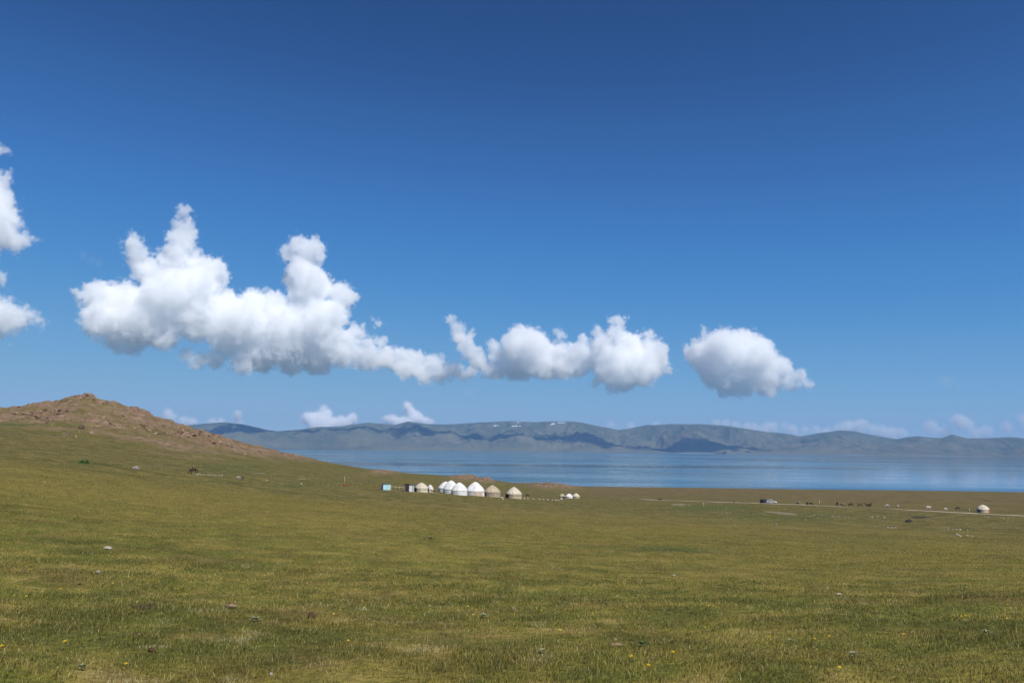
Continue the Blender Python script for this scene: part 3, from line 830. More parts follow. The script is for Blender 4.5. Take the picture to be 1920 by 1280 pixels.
ribbon('path', [(1430, 958), (1455, 960), (1475, 963.5), (1490, 966)], 6.5, M_SAND)
ribbon('path', [(1320, 960), (1345, 960.5), (1372, 961)], 3.0, M_SAND)
ribbon('path', [(1700, 968.5), (1730, 970.5), (1765, 970.5)], 5.0, M_SAND)
ribbon('path', [(1848, 969.5), (1880, 971), (1925, 972)], 4.5, M_SAND)
ribbon('path', [(1560, 966.5), (1600, 969)], 4.0, M_SAND)
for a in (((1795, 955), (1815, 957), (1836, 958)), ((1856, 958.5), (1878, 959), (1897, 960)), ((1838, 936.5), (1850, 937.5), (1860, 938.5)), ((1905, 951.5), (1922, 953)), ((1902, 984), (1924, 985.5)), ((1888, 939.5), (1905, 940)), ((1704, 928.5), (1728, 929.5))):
    ribbon('dark_strip', a, 2.6, M_DARKGROUND, 0.07)  # thin dark strips draped flat over the ground, no relief of their own
patch('bare_ground', 1272, 946, 13, 2.0, M_SAND, 0.05, 1)
patch('bare_ground', 257, 878, 10, 2.0, M_SAND, 0.05, 2)
patch('bare_ground', 485, 887.5, 14, 0.9, M_SAND, 0.05, 3)
patch('bare_ground', 566, 898, 8, 1.0, M_SAND, 0.05, 4)
patch('bare_ground', 1725, 969.5, 22, 1.2, M_DARKGROUND, 0.09, 5)
patch('bare_ground', 275, 1138.5, 27, 4.0, M_DUNG, 0.012, 6)

# ------------------------------------------------------------------ yurts
def yurt(px, py, wpx, hpx, roof_m, wall_m, label, door=None, panel=None, group=None, wall=0.42, bell=0.05, name='yurt', p=None):
    p = p or hit(px, py)
    Rr_ = px_size(wpx, p) / 2; H = px_size(hpx, p)
    t = empty(name, (p.x, p.y, p.z - 0.05), face_to_camera(p))
    tag(t, label, 'yurt', group)
    hw = wall * H
    bm = bmesh.new(); lathe(bm, [(Rr_ * 1.0, -0.35), (Rr_ * 1.0, 0.0), (Rr_ * 0.995, hw * 0.5), (Rr_ * 0.98, hw)], 72, 0.006, 24)
    bm_obj('wall', bm, wall_m, t, True)
    prof = [(1.018, wall - 0.03), (1.016, wall + 0.01), (0.96, wall + 0.07), (0.80, wall + 0.60 * (0.30 + bell)), (0.62, wall + 0.6 * (0.52 + bell)), (0.44, wall + 0.6 * (0.70 + bell * .8)),
            (0.30, wall + 0.6 * (0.83 + bell * .6)), (0.22, wall + 0.6 * (0.885 + bell * .4)), (0.16, wall + 0.6 * (0.92 + bell * .2))]
    kz = (1 - wall) / 0.6
    prof = [(a * Rr_, (wall + (z - wall) * kz) * H) for a, z in prof]
    bm = bmesh.new(); lathe(bm, prof, 72, 0.010, 24)
    bm_obj('roof', bm, roof_m, t, True)
    zt = prof[-1][1]
    bm = bmesh.new(); r_ = lathe(bm, [(0.23 * Rr_, zt - 0.09), (0.20 * Rr_, zt + 0.012 * H), (0.13 * Rr_, zt + 0.034 * H), (0.06 * Rr_, zt + 0.042 * H)], 24, 0.02, 4)
    bm.faces.new(r_[-1])
    bm_obj('crown_flap', bm, roof_m, t, True)
    bm = bmesh.new()
    for z in (hw * 0.55, hw * 0.93):
        lathe(bm, [(Rr_ * 1.002, z - 0.05), (Rr_ * 1.012, z - 0.03), (Rr_ * 1.012, z + 0.03), (Rr_ * 1.002, z + 0.05)], 72, 0.006, 24)
    bm_obj('girth_band', bm, M_WHITE if wall_m == M_WHITE else M_ROPE, t, True)
    bm = bmesh.new()
    for k in range(14):                                       # ropes that tie the roof felt down
        a = 2 * math.pi * k / 14 + 0.1
        tube(bm, [((r + 0.02) * math.cos(a), (r + 0.02) * math.sin(a), z + 0.02) for r, z in prof[1:8]], 0.018, 5)
    bm_obj('roof_rope', bm, M_WHITE if wall_m == M_WHITE else M_ROPE, t, True)
    if panel:
        a0, a1, m = panel
        bm = bmesh.new(); lathe(bm, [(Rr_ * 1.02, 0.02), (Rr_ * 1.02, hw * 0.95)], 16, 0, 24, R(a0), R(a1)); 
        lathe(bm, [(Rr_ * 1.005, 0.02), (Rr_ * 1.005, hw * 0.95)], 16, 0, 24, R(a0), R(a1))
        bm_obj('door_curtain', bm, m, t, True)
    if door:
        a, w, m = door
        ca, sa = math.sin(R(a)), -math.cos(R(a))
        rot = Matrix.Rotation(R(a), 4, 'Z')
        w = w / 2; dh = max(hw * 0.93, 1.25) if hw > 1.1 else hw * 1.15
        bm = bmesh.new(); box(bm, -w, w, -Rr_ * 1.03, -Rr_ * 0.96, 0.03, dh)
        bmesh.ops.transform(bm, matrix=rot, verts=bm.verts)
        d = bm_obj('door', bm, m, t)
        bm = bmesh.new()
        box(bm, -w - 0.09, -w - 0.003, -Rr_ * 1.045, -Rr_ * 0.95, 0.0, dh + 0.09); box(bm, w + 0.003, w + 0.09, -Rr_ * 1.045, -Rr_ * 0.95, 0.0, dh + 0.09)
        box(bm, -w - 0.003, w + 0.003, -Rr_ * 1.045, -Rr_ * 0.95, dh + 0.003, dh + 0.09)
        bmesh.ops.transform(bm, matrix=rot, verts=bm.verts)
        bm_obj('frame', bm, M_BROWN, d)
    return t
G_CAMP = 'yurts of the larger camp'
yurt(790, 922, 24, 17, M_CREAM, M_CREAM, 'small squat cream yurt next to the outhouses', door=(-62, 1.1, M_DOOR), group=G_CAMP, wall=0.45, bell=0.14)
yurt(806.5, 922.5, 12, 14, M_WHITE, M_CREAM, 'narrow small white yurt with a dark doorway, beside the squat cream one', door=(-48, 0.8, M_DOOR), group=G_CAMP, wall=0.45, bell=0.14)
yurt(834, 923.5, 27, 20, M_WHITE, M_WHITE, 'white yurt half hidden behind the tallest white one', group=G_CAMP, p=at(835, math.hypot(*hit(845.5, 925).xy) + 6.5))
yurt(845.5, 925, 29, 24, M_WHITE, M_WHITE, 'tallest white yurt, in front of the half hidden one', group=G_CAMP, wall=0.36, bell=0.10)
yurt(861, 926, 30, 22.5, M_WHITE, M_WHITE, 'white yurt with a grey seam down its roof, between two other white yurts', group=G_CAMP, wall=0.38, bell=0.08, p=at(861, math.hypot(*hit(845.5, 925).xy) - 4.5))
yurt(891, 928.5, 34, 25, M_WHITE, M_WHITE, 'wide white yurt with a pinkish curtain across its wall', panel=(-8, 50, M_PINK), group=G_CAMP, wall=0.36)
yurt(923, 931, 30, 21.5, M_TAN, M_TANW, 'tan felt yurt standing beside the white one with the pink curtain', door=(-66, 1.4, M_DOOR), group=G_CAMP, wall=0.43)
yurt(963.5, 934, 29, 21, M_CREAM, M_TAN, 'tan felt yurt apart at the end of the camp with a dark open side', door=(-58, 1.6, M_DOOR), group=G_CAMP, wall=0.42)
G_FAR = 'three small yurts near the lake'
yurt(1054, 933.5, 11, 8.5, M_TAN, M_TANW, 'small tan yurt with a dark doorway, first of the three by the lake', door=(30, 1.4, M_DOOR), group=G_FAR)
yurt(1067, 933.5, 13.5, 8.5, M_WHITE, M_WHITE, 'low white yurt between two small tan ones by the lake', group=G_FAR)
yurt(1080, 933.5, 14, 9, M_CREAM, M_TAN, 'small tan yurt at the outer end of the three by the lake', group=G_FAR)
yurt(1843.5, 960, 19, 12, M_CREAM, M_CREAM, 'lone cream yurt with an orange door beyond the dirt road', door=(68, 1.0, M_ORANGE), wall=0.40, bell=0.16)

# ------------------------------------------------------------------ sheds and camp clutter
def hut(name, px, py, w, d, h, rz, wall_m, roof_m, label, cat, door_m=None, trim_m=None, pipe=False, lean=0.18, door_at=0.0):
    p = hit(px, py)
    t = empty(name, (p.x, p.y, p.z - 0.03), face_to_camera(p) + R(rz)); tag(t, label, cat)
    bm = bmesh.new()
    v = box(bm, -w / 2, w / 2, -d / 2, d / 2, -0.3, h)
    for q in v:
        if q.co.z > 0 and q.co.y < 0: q.co.z += lean
    bm_obj('wall', bm, wall_m, t, bevel=0.015)
    bm = bmesh.new()                                            # boards, proud of the wall
    n = int(w / 0.18)
    for k in range(n):
        x = -w / 2 + (k + 0.5) * w / n
        box(bm, x - w / n * 0.42, x + w / n * 0.42, -d / 2 - 0.025, -d / 2 - 0.002, 0.0, h + lean - 0.06)
    bm_obj('front_boards', bm, wall_m, t)
    bm = bmesh.new()
    v = box(bm, -w / 2 - 0.16, w / 2 + 0.16, -d / 2 - 0.2, d / 2 + 0.16, h + 0.004, h + 0.08)
    for q in v:
        if q.co.y < 0: q.co.z += lean + 0.03
    bm_obj('roof', bm, roof_m, t, bevel=0.01)
    if door_m:
        bm = bmesh.new(); box(bm, door_at - 0.36, door_at + 0.36, -d / 2 - 0.06, -d / 2 - 0.028, 0.04, min(h - 0.1, 1.75))
        dr_ = bm_obj('door', bm, door_m, t, bevel=0.008)
        bm = bmesh.new(); tube(bm, [(door_at + 0.27, -d / 2 - 0.062, 0.9), (door_at + 0.27, -d / 2 - 0.10, 0.9), (door_at + 0.27, -d / 2 - 0.10, 1.02), (door_at + 0.27, -d / 2 - 0.062, 1.02)], 0.012, 6)
        bm_obj('handle', bm, M_METAL, dr_)
    for sx in (-1, 1) if trim_m else ():
        bm = bmesh.new(); box(bm, sx * w / 2 - 0.05 + 0.012 * sx, sx * w / 2 + 0.05 + 0.012 * sx, -d / 2 - 0.045, -d / 2 - 0.0265, 0, h + lean - 0.03)
        bm_obj('corner_trim', bm, trim_m, t)
    if pipe:
        bm = bmesh.new(); tube(bm, [(-w * 0.22, 0.1, h - 0.1), (-w * 0.22, 0.1, h + 0.55)], 0.07, 10)
        tube(bm, [(-w * 0.22, 0.1, h + 0.552), (-w * 0.22, 0.1, h + 0.60)], 0.11, 10)
        bm_obj('stove_pipe', bm, M_DARK, t)
    return t
hut('shed', 723, 918, 2.1, 1.7, 1.55, 24, M_BLUE, M_TEAL, 'pale blue wooden shed with a dark flat roof and short stovepipe', 'shed', door_m=M_BLUE, trim_m=M_WPAINT, pipe=True, door_at=0.45)
hut('outhouse', 762, 921, 1.3, 1.3, 1.95, 12, M_BROWN, M_BROWN, 'dark brown plank outhouse beside the grey metal one', 'outhouse', door_m=M_DOOR, trim_m=M_METAL)
hut('outhouse', 771.5, 921.5, 1.35, 1.3, 1.90, -4, M_METAL, M_TEAL, 'grey and white metal outhouse beside the dark brown one', 'outhouse', door_m=M_WPAINT, trim_m=M_WPAINT, door_at=-0.2)
def trestle(px, py, w, label):
    p = hit(px, py); t = empty('trestle', (p.x, p.y, p.z - 0.03), face_to_camera(p) + 0.1); tag(t, label, 'trestle')
    bm = bmesh.new(); box(bm, -w / 2, w / 2, -0.06, 0.06, 0.78, 0.90); bm_obj('rail', bm, M_RUST, t, bevel=0.01)
    bm = bmesh.new(); box(bm, -w / 2 + 0.1, w / 2 - 0.1, -0.03, 0.03, 0.32, 0.40); bm_obj('stretcher', bm, M_RUST, t, bevel=0.01)
    for sx in (-1, 1):
        for sy in (-1, 1):
            bm = bmesh.new(); tube(bm, [(sx * (w / 2 - 0.08), sy * 0.36, -0.1), (sx * (w / 2 - 0.12), sy * 0.05, 0.79)], 0.05, 6); bm_obj('leg', bm, M_RUST, t)
trestle(708.5, 916, 1.5, 'rusty red sawhorse beside the blue shed')
def pole_rail(pxa, pya, pxb, pyb, label, m, n=4):
    a = hit(pxa, pya); b = hit(pxb, pyb); t = empty('pole_rail', a); tag(t, label, 'rail')
    bm = bmesh.new(); d = b - a
    tube(bm, [Vector((0, 0, 0.85)), d * 0.5 + Vector((0, 0, 0.80)), d + Vector((0, 0, 0.85))], 0.07, 7); bm_obj('rail', bm, m, t, True)
    for k in range(n):
        q = d * (k / (n - 1)) + Vector((0.16, 0, 0))
        bm = bmesh.new(); tube(bm, [q + Vector((0, 0, -0.4)), q + Vector((0, 0, 1.0))], 0.06, 7); bm_obj('post', bm, m, t, True)
pole_rail(733, 917, 755, 918.5, 'low rail of pale poles between the blue shed and the outhouses', M_WOOD)
def post(px, py, h, r, m, label, cap=None):
    p = hit(px, py); t = empty('post', p); tag(t, label, 'post')
    bm = bmesh.new(); tube(bm, [(0, 0, -0.3), (0.02, 0, h * 0.5), (0, 0.01, h)], [r, r * 0.95, r * 0.85], 8); bm_obj('shaft', bm, m, t, True)
    bm = bmesh.new(); tube(bm, [(0, 0.01, h - 0.04), (0, 0.01, h + 0.03)], r * 1.25, 8); bm_obj('cap', bm, cap or m, t)
post(645.5, 911, 2.7, 0.07, M_WOOD, 'tall thin pale pole on the slope beside a rusty trough')
post(1536.5, 944, 1.5, 0.12, M_WPAINT, 'white roadside post behind the dirt road', M_WPAINT)
post(1818, 958, 1.1, 0.10, M_WPAINT, 'short white post near the lone yurt', M_WPAINT)
post(1319.5, 949.5, 1.6, 0.06, M_WPAINT, 'thin white stake among the stones below the road', M_WPAINT)
p = hit(649.5, 911.5); t = empty('trough', (p.x, p.y, p.z), face_to_camera(p) + 0.3); tag(t, 'rusty red trough at the foot of a thin pole', 'trough')
bm = bmesh.new()
box(bm, -0.8, 0.8, -0.30, -0.25, 0.12, 0.6); box(bm, -0.8, 0.8, 0.25, 0.30, 0.12, 0.6); box(bm, -0.8, -0.75, -0.247, 0.247, 0.12, 0.6); box(bm, 0.75, 0.8, -0.247, 0.247, 0.12, 0.6); box(bm, -0.747, 0.747, -0.247, 0.247, 0.12, 0.16)
bm_obj('basin', bm, M_RUST, t)
for sx in (-0.6, 0.6):
    bm = bmesh.new(); box(bm, sx - 0.05, sx + 0.05, -0.28, 0.28, -0.2, 0.117); bm_obj('leg', bm, M_RUST, t)

# ------------------------------------------------------------------ vehicles
def car(name, px, py, rz, prof, W, belt, paint, label, cat, wheel_x, wr, wins, nose, tail):
    """prof: side outline (x, z) anticlockwise seen from the +y side... x forward"""
    p = hit(px, py); t = empty(name, (p.x, p.y, p.z), face_to_camera(p) + R(rz)); tag(t, label, cat, 'vehicles parked on the road')
    bm = bmesh.new()
    def side(y):
        out = []
        for (x, z) in prof:
            k = 1.0 if z <= belt else 1.0 - 0.16 * (z - belt) / (max(q[1] for q in prof) - belt)
            out.append(bm.verts.new((x, y * k, z)))
        return out
    a = side(-W / 2); b = side(W / 2)
    n = len(prof)
    for i in range(n):
        bm.faces.new((a[i], a[(i + 1) % n], b[(i + 1) % n], b[i]))
    bm.faces.new(a[::-1]); bm.faces.new(b)
    bm_obj('body', bm, paint, t, bevel=0.05)
    top = max(q[1] for q in prof)
    for (x0, x1, z0, x2, x3, z1) in wins:                        # side windows, a pane each side
        for sy in (-1, 1):
            bm = bmesh.new()
            vs = []
            for dy in (0.004, 0.022):
                for (x, z) in ((x0, z0), (x1, z0), (x2, z1), (x3, z1)):
                    k = 1.0 - 0.16 * max(0, z - belt) / (top - belt)
                    vs.append(bm.verts.new((x, sy * (W / 2 * k + dy), z)))
            bm.faces.new(vs[:4]); bm.faces.new(vs[4:])
            for i in range(4): bm.faces.new((vs[i], vs[(i + 1) % 4], vs[4 + (i + 1) % 4], vs[4 + i]))
            bm_obj('window', bm, M_GLASS, t)
    for (nm, (xa, za), (xb, zb)) in (('windscreen', *nose), ('rear_window', *tail)):
        bm = bmesh.new(); vs = []
        d = Vector((zb - za, 0, xa - xb)).normalized()
        if nm == 'windscreen' and d.x < 0: d = -d
        if nm == 'rear_window' and d.x > 0: d = -d
        for o_ in (0.006, 0.025):
            for (x, z, s_) in ((xa, za, -1), (xa, za, 1), (xb, zb, 1), (xb, zb, -1)):
                k = 1.0 - 0.16 * max(0, z - belt) / (top - belt)
                vs.append(bm.verts.new(Vector((x, s_ * (W / 2 * k - 0.12), z)) + d * o_))
        bm.faces.new(vs[:4]); bm.faces.new(vs[4:])
        for i in range(4): bm.faces.new((vs[i], vs[(i + 1) % 4], vs[4 + (i + 1) % 4], vs[4 + i]))
        bm_obj(nm, bm, M_GLASS, t)
    for x in wheel_x:
        for sy in (-1, 1):
            w_ = bpy.data.objects.new('wheel', None); w_.empty_display_size = 0.2; link(w_, t); w_.location = (x, sy * (W / 2 - 0.08), wr)
            bm = bmesh.new(); y0, y1 = -0.12, 0.14
            rr = [(wr * 0.62, y0), (wr * 0.95, y0), (wr, y0 + 0.04), (wr, y1 - 0.04), (wr * 0.95, y1), (wr * 0.62, y1)]
            rings = [[bm.verts.new((r * math.cos(q), sy * y, r * math.sin(q))) for q in [2 * math.pi * k / 24 for k in range(24)]] for r, y in rr]
            for u, v in zip(rings, rings[1:]):
                for k in range(24): bm.faces.new((u[k], u[(k + 1) % 24], v[(k + 1) % 24], v[k]))
            bm_obj('tyre', bm, M_TYRE, w_, True)
            bm = bmesh.new(); c = bm.verts.new((0, sy * 0.10, 0))
            r1 = [bm.verts.new((wr * 0.61 * math.cos(q), sy * (0.11 if k % 2 else 0.07), wr * 0.61 * math.sin(q))) for k, q in enumerate([2 * math.pi * k / 20 for k in range(20)])]
            for k in range(20): bm.faces.new((c, r1[k], r1[(k + 1) % 20]))
            bm_obj('rim', bm, M_METAL, w_)
    xf = max(q[0] for q in prof); xr = min(q[0] for q in prof)
    for sy in (-1, 1):
        bm = bmesh.new(); box(bm, xf - 0.05, xf + 0.012, sy * W * 0.36 - 0.16, sy * W * 0.36 + 0.16, 0.62, 0.80); bm_obj('headlight', bm, M_LAMP, t, bevel=0.01)
        bm = bmesh.new(); box(bm, xr - 0.012, xr + 0.05, sy * W * 0.42 - 0.08, sy * W * 0.42 + 0.08, 0.75, 1.05); bm_obj('tail_light', bm, M_ORANGE, t, bevel=0.01)
        bm = bmesh.new(); box(bm, xf * 0.38, xf * 0.38 + 0.12, sy * (W / 2 + 0.10) - 0.08, sy * (W / 2 + 0.10) + 0.08, belt + 0.02, belt + 0.18); bm_obj('mirror', bm, paint, t, bevel=0.02)
    return t
suv = [(-2.2, 0.38), (2.25, 0.36), (2.32, 0.55), (2.28, 0.82), (2.05, 1.0), (1.05, 1.12), (0.45, 1.72), (0.1, 1.82), (-1.75, 1.80), (-2.12, 1.25), (-2.25, 1.0), (-2.28, 0.6)]
car('car', 1447, 943.4, -14, suv, 1.85, 1.12, M_CARW, 'white off-road car on the dirt road beside a black van', 'car', (1.45, -1.4), 0.38,
    [(-1.9, -1.25, 1.2, -1.3, -1.68, 1.66), (-1.15, -0.2, 1.2, -0.2, -1.2, 1.68), (-0.1, 0.78, 1.2, 0.36, -0.1, 1.66)], ((1.0, 1.17), (0.5, 1.67)), ((-2.09, 1.3), (-1.82, 1.72)))
van = [(-2.3, 0.38), (2.2, 0.36), (2.3, 0.6), (2.26, 0.95), (1.85, 1.12), (1.25, 1.75), (0.95, 1.98), (-2.05, 2.02), (-2.28, 1.9), (-2.36, 1.0), (-2.36, 0.6)]
car('van', 1432.5, 943.0, 62, van, 1.95, 1.12, M_CARB, 'black van on the dirt road beside a white car', 'van', (1.4, -1.5), 0.36,
    [(-2.1, -1.1, 1.22, -1.1, -2.0, 1.75), (-1.0, 0.1, 1.22, 0.1, -1.0, 1.76), (0.2, 1.35, 1.22, 0.95, 0.2, 1.74)], ((1.8, 1.2), (1.3, 1.7)), ((-2.35, 1.25), (-2.3, 1.75)))

# ------------------------------------------------------------------ animals
def legs(fx, fz, hx, hz, sp, r, step=0.0):
    """four legs with knee and hock; returns joints and bones, the hip/shoulder ends first"""
    J, B = [], []
    for sy in (1, -1):
        s_ = step * sy
        k = len(J); J += [(fx, sy * sp, fz, r * 1.9), (fx + s_ * 0.4, sy * sp, fz * 0.52, r * 0.95), (fx + s_ * 0.6, sy * sp, 0.10, r * 0.75), (fx + 0.06 + s_ * 0.6, sy * sp, 0.03, r * 1.0)]
        B += [(k, k + 1), (k + 1, k + 2), (k + 2, k + 3)]
    for sy in (1, -1):
        s_ = -step * sy
        k = len(J); J += [(hx, sy * sp, hz, r * 2.4), (hx + 0.12 + s_ * 0.3, sy * sp, hz * 0.66, r * 1.6), (hx - 0.14 + s_ * 0.5, sy * sp, hz * 0.40, r), (hx - 0.06 + s_ * 0.6, sy * sp, 0.10, r * 0.75), (hx + s_ * 0.6, sy * sp, 0.03, r * 1.0)]
        B += [(k, k + 1), (k + 1, k + 2), (k + 2, k + 3), (k + 3, k + 4)]
    return J, B
def quadruped(name, trunk, head, fx, fz, hx, hz, sp, r, ears, step=0.06, extra=()):
    J = list(trunk); B = [(i, i + 1) for i in range(len(trunk) - 1)]
    k = len(J); J += head; B += [(len(trunk) - 1, k)] + [(k + i, k + i + 1) for i in range(len(head) - 1)]
    poll = k + len(head) - 3 if len(head) >= 3 else k
    for (dx, dy, dz, er) in ears:
        q = J[poll]; J.append((q[0] + dx, q[1] + dy, q[2] + dz, er)); B.append((poll, len(J) - 1))
    lj, lb = legs(fx, fz, hx, hz, sp, r, step)
    o = len(J); J += lj; B += [(a + o, b + o) for a, b in lb]
    fsh = min(range(len(trunk)), key=lambda i: abs(trunk[i][0] - fx)); hsh = min(range(len(trunk)), key=lambda i: abs(trunk[i][0] - hx))
    B += [(fsh, o), (fsh, o + 4), (hsh, o + 8), (hsh, o + 13)]
    return skin_mesh(name, J, B, root=1)
horse_trunk = [(-0.68, 0, 1.26, .22), (-0.30, 0, 1.22, .29), (0.10, 0, 1.18, .29), (0.45, 0, 1.22, .27), (0.66, 0, 1.36, .18)]
ME_HORSE = quadruped('horse_body', horse_trunk, [(0.86, 0, 1.62, .13), (1.00, 0, 1.84, .11), (1.16, 0, 1.74, .09), (1.34, 0, 1.56, .065)], 0.48, 0.98, -0.60, 1.05, 0.15, 0.058, [(-0.06, .07, .17, .025), (-0.06, -.07, .17, .025)])
ME_HORSEG = quadruped('horse_body', horse_trunk[:-1] + [(0.70, 0, 1.18, .17)], [(0.92, 0, 0.84, .12), (1.08, 0, 0.50, .10), (1.14, 0, 0.32, .085), (1.18, 0, 0.10, .062)], 0.48, 0.98, -0.60, 1.05, 0.15, 0.058, [(-0.08, .07, .10, .025), (-0.08, -.07, .10, .025)])
cow_trunk = [(-0.72, 0, 1.10, .24), (-0.30, 0, 1.04, .34), (0.12, 0, 1.02, .34), (0.52, 0, 1.06, .28), (0.72, 0, 1.10, .18)]
ME_COW = quadruped('cow_body', cow_trunk, [(0.92, 0, 1.18, .15), (1.06, 0, 1.22, .13), (1.22, 0, 1.08, .11), (1.38, 0, 0.92, .09)], 0.50, 0.80, -0.62, 0.86, 0.17, 0.062, [(-0.02, .19, .02, .03), (-0.02, -.19, .02, .03)])
ME_COWG = quadruped('cow_body', cow_trunk[:-1] + [(0.74, 0, 0.94, .18)], [(0.95, 0, 0.66, .14), (1.06, 0, 0.46, .12), (1.14, 0, 0.30, .10), (1.20, 0, 0.12, .08)], 0.50, 0.80, -0.62, 0.86, 0.17, 0.062, [(-0.06, .18, .05, .03), (-0.06, -.18, .05, .03)])
sheep_trunk = [(-0.36, 0, 0.58, .19), (-0.12, 0, 0.57, .25), (0.14, 0, 0.57, .25), (0.34, 0, 0.60, .19)]
ME_SHEEPG = quadruped('sheep_body', sheep_trunk, [(0.48, 0, 0.50, .11), (0.58, 0, 0.38, .09), (0.63, 0, 0.26, .075), (0.68, 0, 0.10, .05)], 0.24, 0.42, -0.30, 0.45, 0.10, 0.030, [(-0.02, .12, .02, .025), (-0.02, -.12, .02, .025)], 0.03)
ME_DOG = quadruped('dog_body', [(-0.30, 0, 0.50, .09), (-0.05, 0, 0.50, .11), (0.18, 0, 0.50, .13), (0.30, 0, 0.56, .09)], [(0.40, 0, 0.66, .07), (0.46, 0, 0.72, .075), (0.56, 0, 0.70, .05), (0.66, 0, 0.66, .032)], 0.20, 0.40, -0.26, 0.44, 0.07, 0.022, [(-0.02, .05, .09, .02), (-0.02, -.05, .09, .02)], 0.03)

def pied_mat(name, a, b, s=1.6, cut=0.5):
    k = NT(name); f = k.noise(k.obj(), s, 2.0, 0.5)
    return k.bsdf(k.mix(k.ramp(f, cut - 0.02, cut + 0.02), a, b), 0.8, 0.2)
M_PIED = pied_mat('black and white coat', (0.014, 0.013, 0.013), (0.70, 0.67, 0.62))
def animal(kind, px, py, heading, m, label, group=None, grazing=False, scale=1.0, p=None):
    """heading: degrees, 0 = walking towards the right edge of the picture, 90 = away from the camera"""
    p = p or hit(px, py)
    t = empty(kind, (p.x, p.y, p.z - 0.02), face_to_camera(p) + R(heading), scale); tag(t, label, kind, group)
    me0 = {('horse', 0): ME_HORSE, ('horse', 1): ME_HORSEG, ('cow', 0): ME_COW, ('cow', 1): ME_COWG, ('sheep', 1): ME_SHEEPG, ('sheep', 0): ME_SHEEPG, ('dog', 0): ME_DOG}[(kind, int(grazing))]
    me = me0.copy()
    mesh_obj('body', me, m, t)
    bm = bmesh.new()
    if kind == 'horse':
        tube(bm, [(-0.86, 0, 1.34), (-0.98, 0.02, 1.15), (-1.00, 0.03, 0.85), (-0.96, 0.02, 0.55)], [0.05, 0.075, 0.085, 0.02], 8); bm_obj('tail', bm, M_BLACK if m != M_WCOAT else m, t, True)
        bm = bmesh.new()
        pts = [(1.00, 1.98), (0.84, 1.84), (0.68, 1.66), (0.52, 1.50)] if not grazing else [(1.0, 0.62), (0.88, 0.94), (0.74, 1.22), (0.5, 1.46)]
        for sy in (-1, 1): tube(bm, [(x, sy * 0.05, z) for x, z in pts], [0.03, 0.07, 0.08, 0.03], 7)
        bm_obj('mane', bm, M_BLACK if m != M_WCOAT else m, t, True)
    elif kind == 'cow':
        tube(bm, [(-0.93, 0, 1.22), (-1.00, 0, 1.0), (-1.0, 0.02, 0.65), (-0.99, 0.02, 0.40)], [0.035, 0.03, 0.022, 0.05], 7); bm_obj('tail', bm, m, t, True)
        hx, hz = (1.06, 1.30) if not grazing else (1.10, 0.56)
        for sy in (-1, 1):
            bm = bmesh.new(); tube(bm, [(hx - 0.02, sy * 0.08, hz), (hx, sy * 0.22, hz + 0.06), (hx + 0.06, sy * 0.27, hz + 0.18)], [0.03, 0.025, 0.008], 7); bm_obj('horn', bm, M_HORN, t, True)
    elif kind == 'sheep':
        tube(bm, [(-0.52, 0, 0.62), (-0.58, 0, 0.50), (-0.58, 0, 0.40)], [0.04, 0.05, 0.03], 7); bm_obj('tail', bm, m, t, True)
    else:
        tube(bm, [(-0.38, 0, 0.54), (-0.52, 0, 0.60), (-0.62, 0, 0.74)], [0.035, 0.04, 0.015], 7); bm_obj('tail', bm, m, t, True)
    return t
G_HERD = 'animals grazing along the road'
animal('cow', 1237, 938.5, 200, M_DARK, 'dark cow standing on the road far from the vehicles', G_HERD)
animal('cow', 1497, 946, 160, M_PIED, 'black and white cow grazing nearest beyond the white car', G_HERD, True)
animal('cow', 1513, 946.8, 100, M_BLACK, 'black cow seen from behind, second beyond the white car', G_HERD)
animal('cow', 1520.5, 947.2, 15, M_BLACK, 'black cow grazing just before the white roadside post', G_HERD, True)
animal('horse', 1570, 947.8, 80, M_DARK, 'dark horse seen from behind, first beyond the white post', G_HERD)
animal('cow', 1580, 949.2, 185, M_PIED, 'black and white cow among dark horses by the road', G_HERD, True)
animal('horse', 1595.5, 949.2, 170, M_DARK, 'dark horse grazing alone beyond the pied cow', G_HERD, True)
animal('horse', 1612, 950, 10, M_BAY, 'dark bay horse grazing in the middle of the roadside horses', G_HERD, True)
animal('horse', 1627, 951, 200, M_DARK, 'dark horse with raised head beside a second raised head', G_HERD)
animal('horse', 1631.5, 950.2, 40, M_BLACK, 'black horse standing half behind the dark one with raised head', G_HERD)
animal('cow', 1664, 950.5, 175, M_WCOAT, 'white cow grazing close past the roadside horses', G_HERD, True)
animal('cow', 1684, 950.2, 95, M_WCOAT, 'pale cow seen from behind, between two white ones', G_HERD, False, 0.8)
animal('cow', 1741, 954.5, 5, M_WCOAT, 'white cow standing between the pale cow and a white calf', G_HERD)
animal('cow', 1773, 956.2, 20, M_WCOAT, 'small white calf grazing near a dark brown horse', G_HERD, True, 0.75)
animal('horse', 1796, 956.5, 170, M_BAY, 'dark brown horse grazing not far from the lone yurt', G_HERD, True)
animal('horse', 1836, 962, 245, M_BLACK, 'black horse standing against the lone cream yurt')
animal('cow', 988.5, 931, 10, M_BLACK, 'black cow grazing past the end of the yurt camp', None, True)
animal('dog', 811, 924, 150, M_BLACK, 'black dog standing by the narrow white yurt', None, False, 1.3)
G_SH = 'white sheep scattered before the small yurts'
for i, (sx, sy, hd) in enumerate(((983, 935, 20), (990, 935.6, 170), (1000, 936, 60), (1012, 936.6, 200), (1019, 937, 340), (1027, 937.6, 30), (1036, 937.8, 160), (1042, 938.4, 10), (1047, 938.2, 190))):
    animal('sheep', sx, sy, hd, M_FLEECE, 'white sheep grazing between the last tan yurt and the three small yurts', G_SH, True, 0.55)
animal('sheep', 1053, 938, 175, M_FLEECE, 'biggest white sheep, close before the three small yurts', G_SH, True, 1.25)
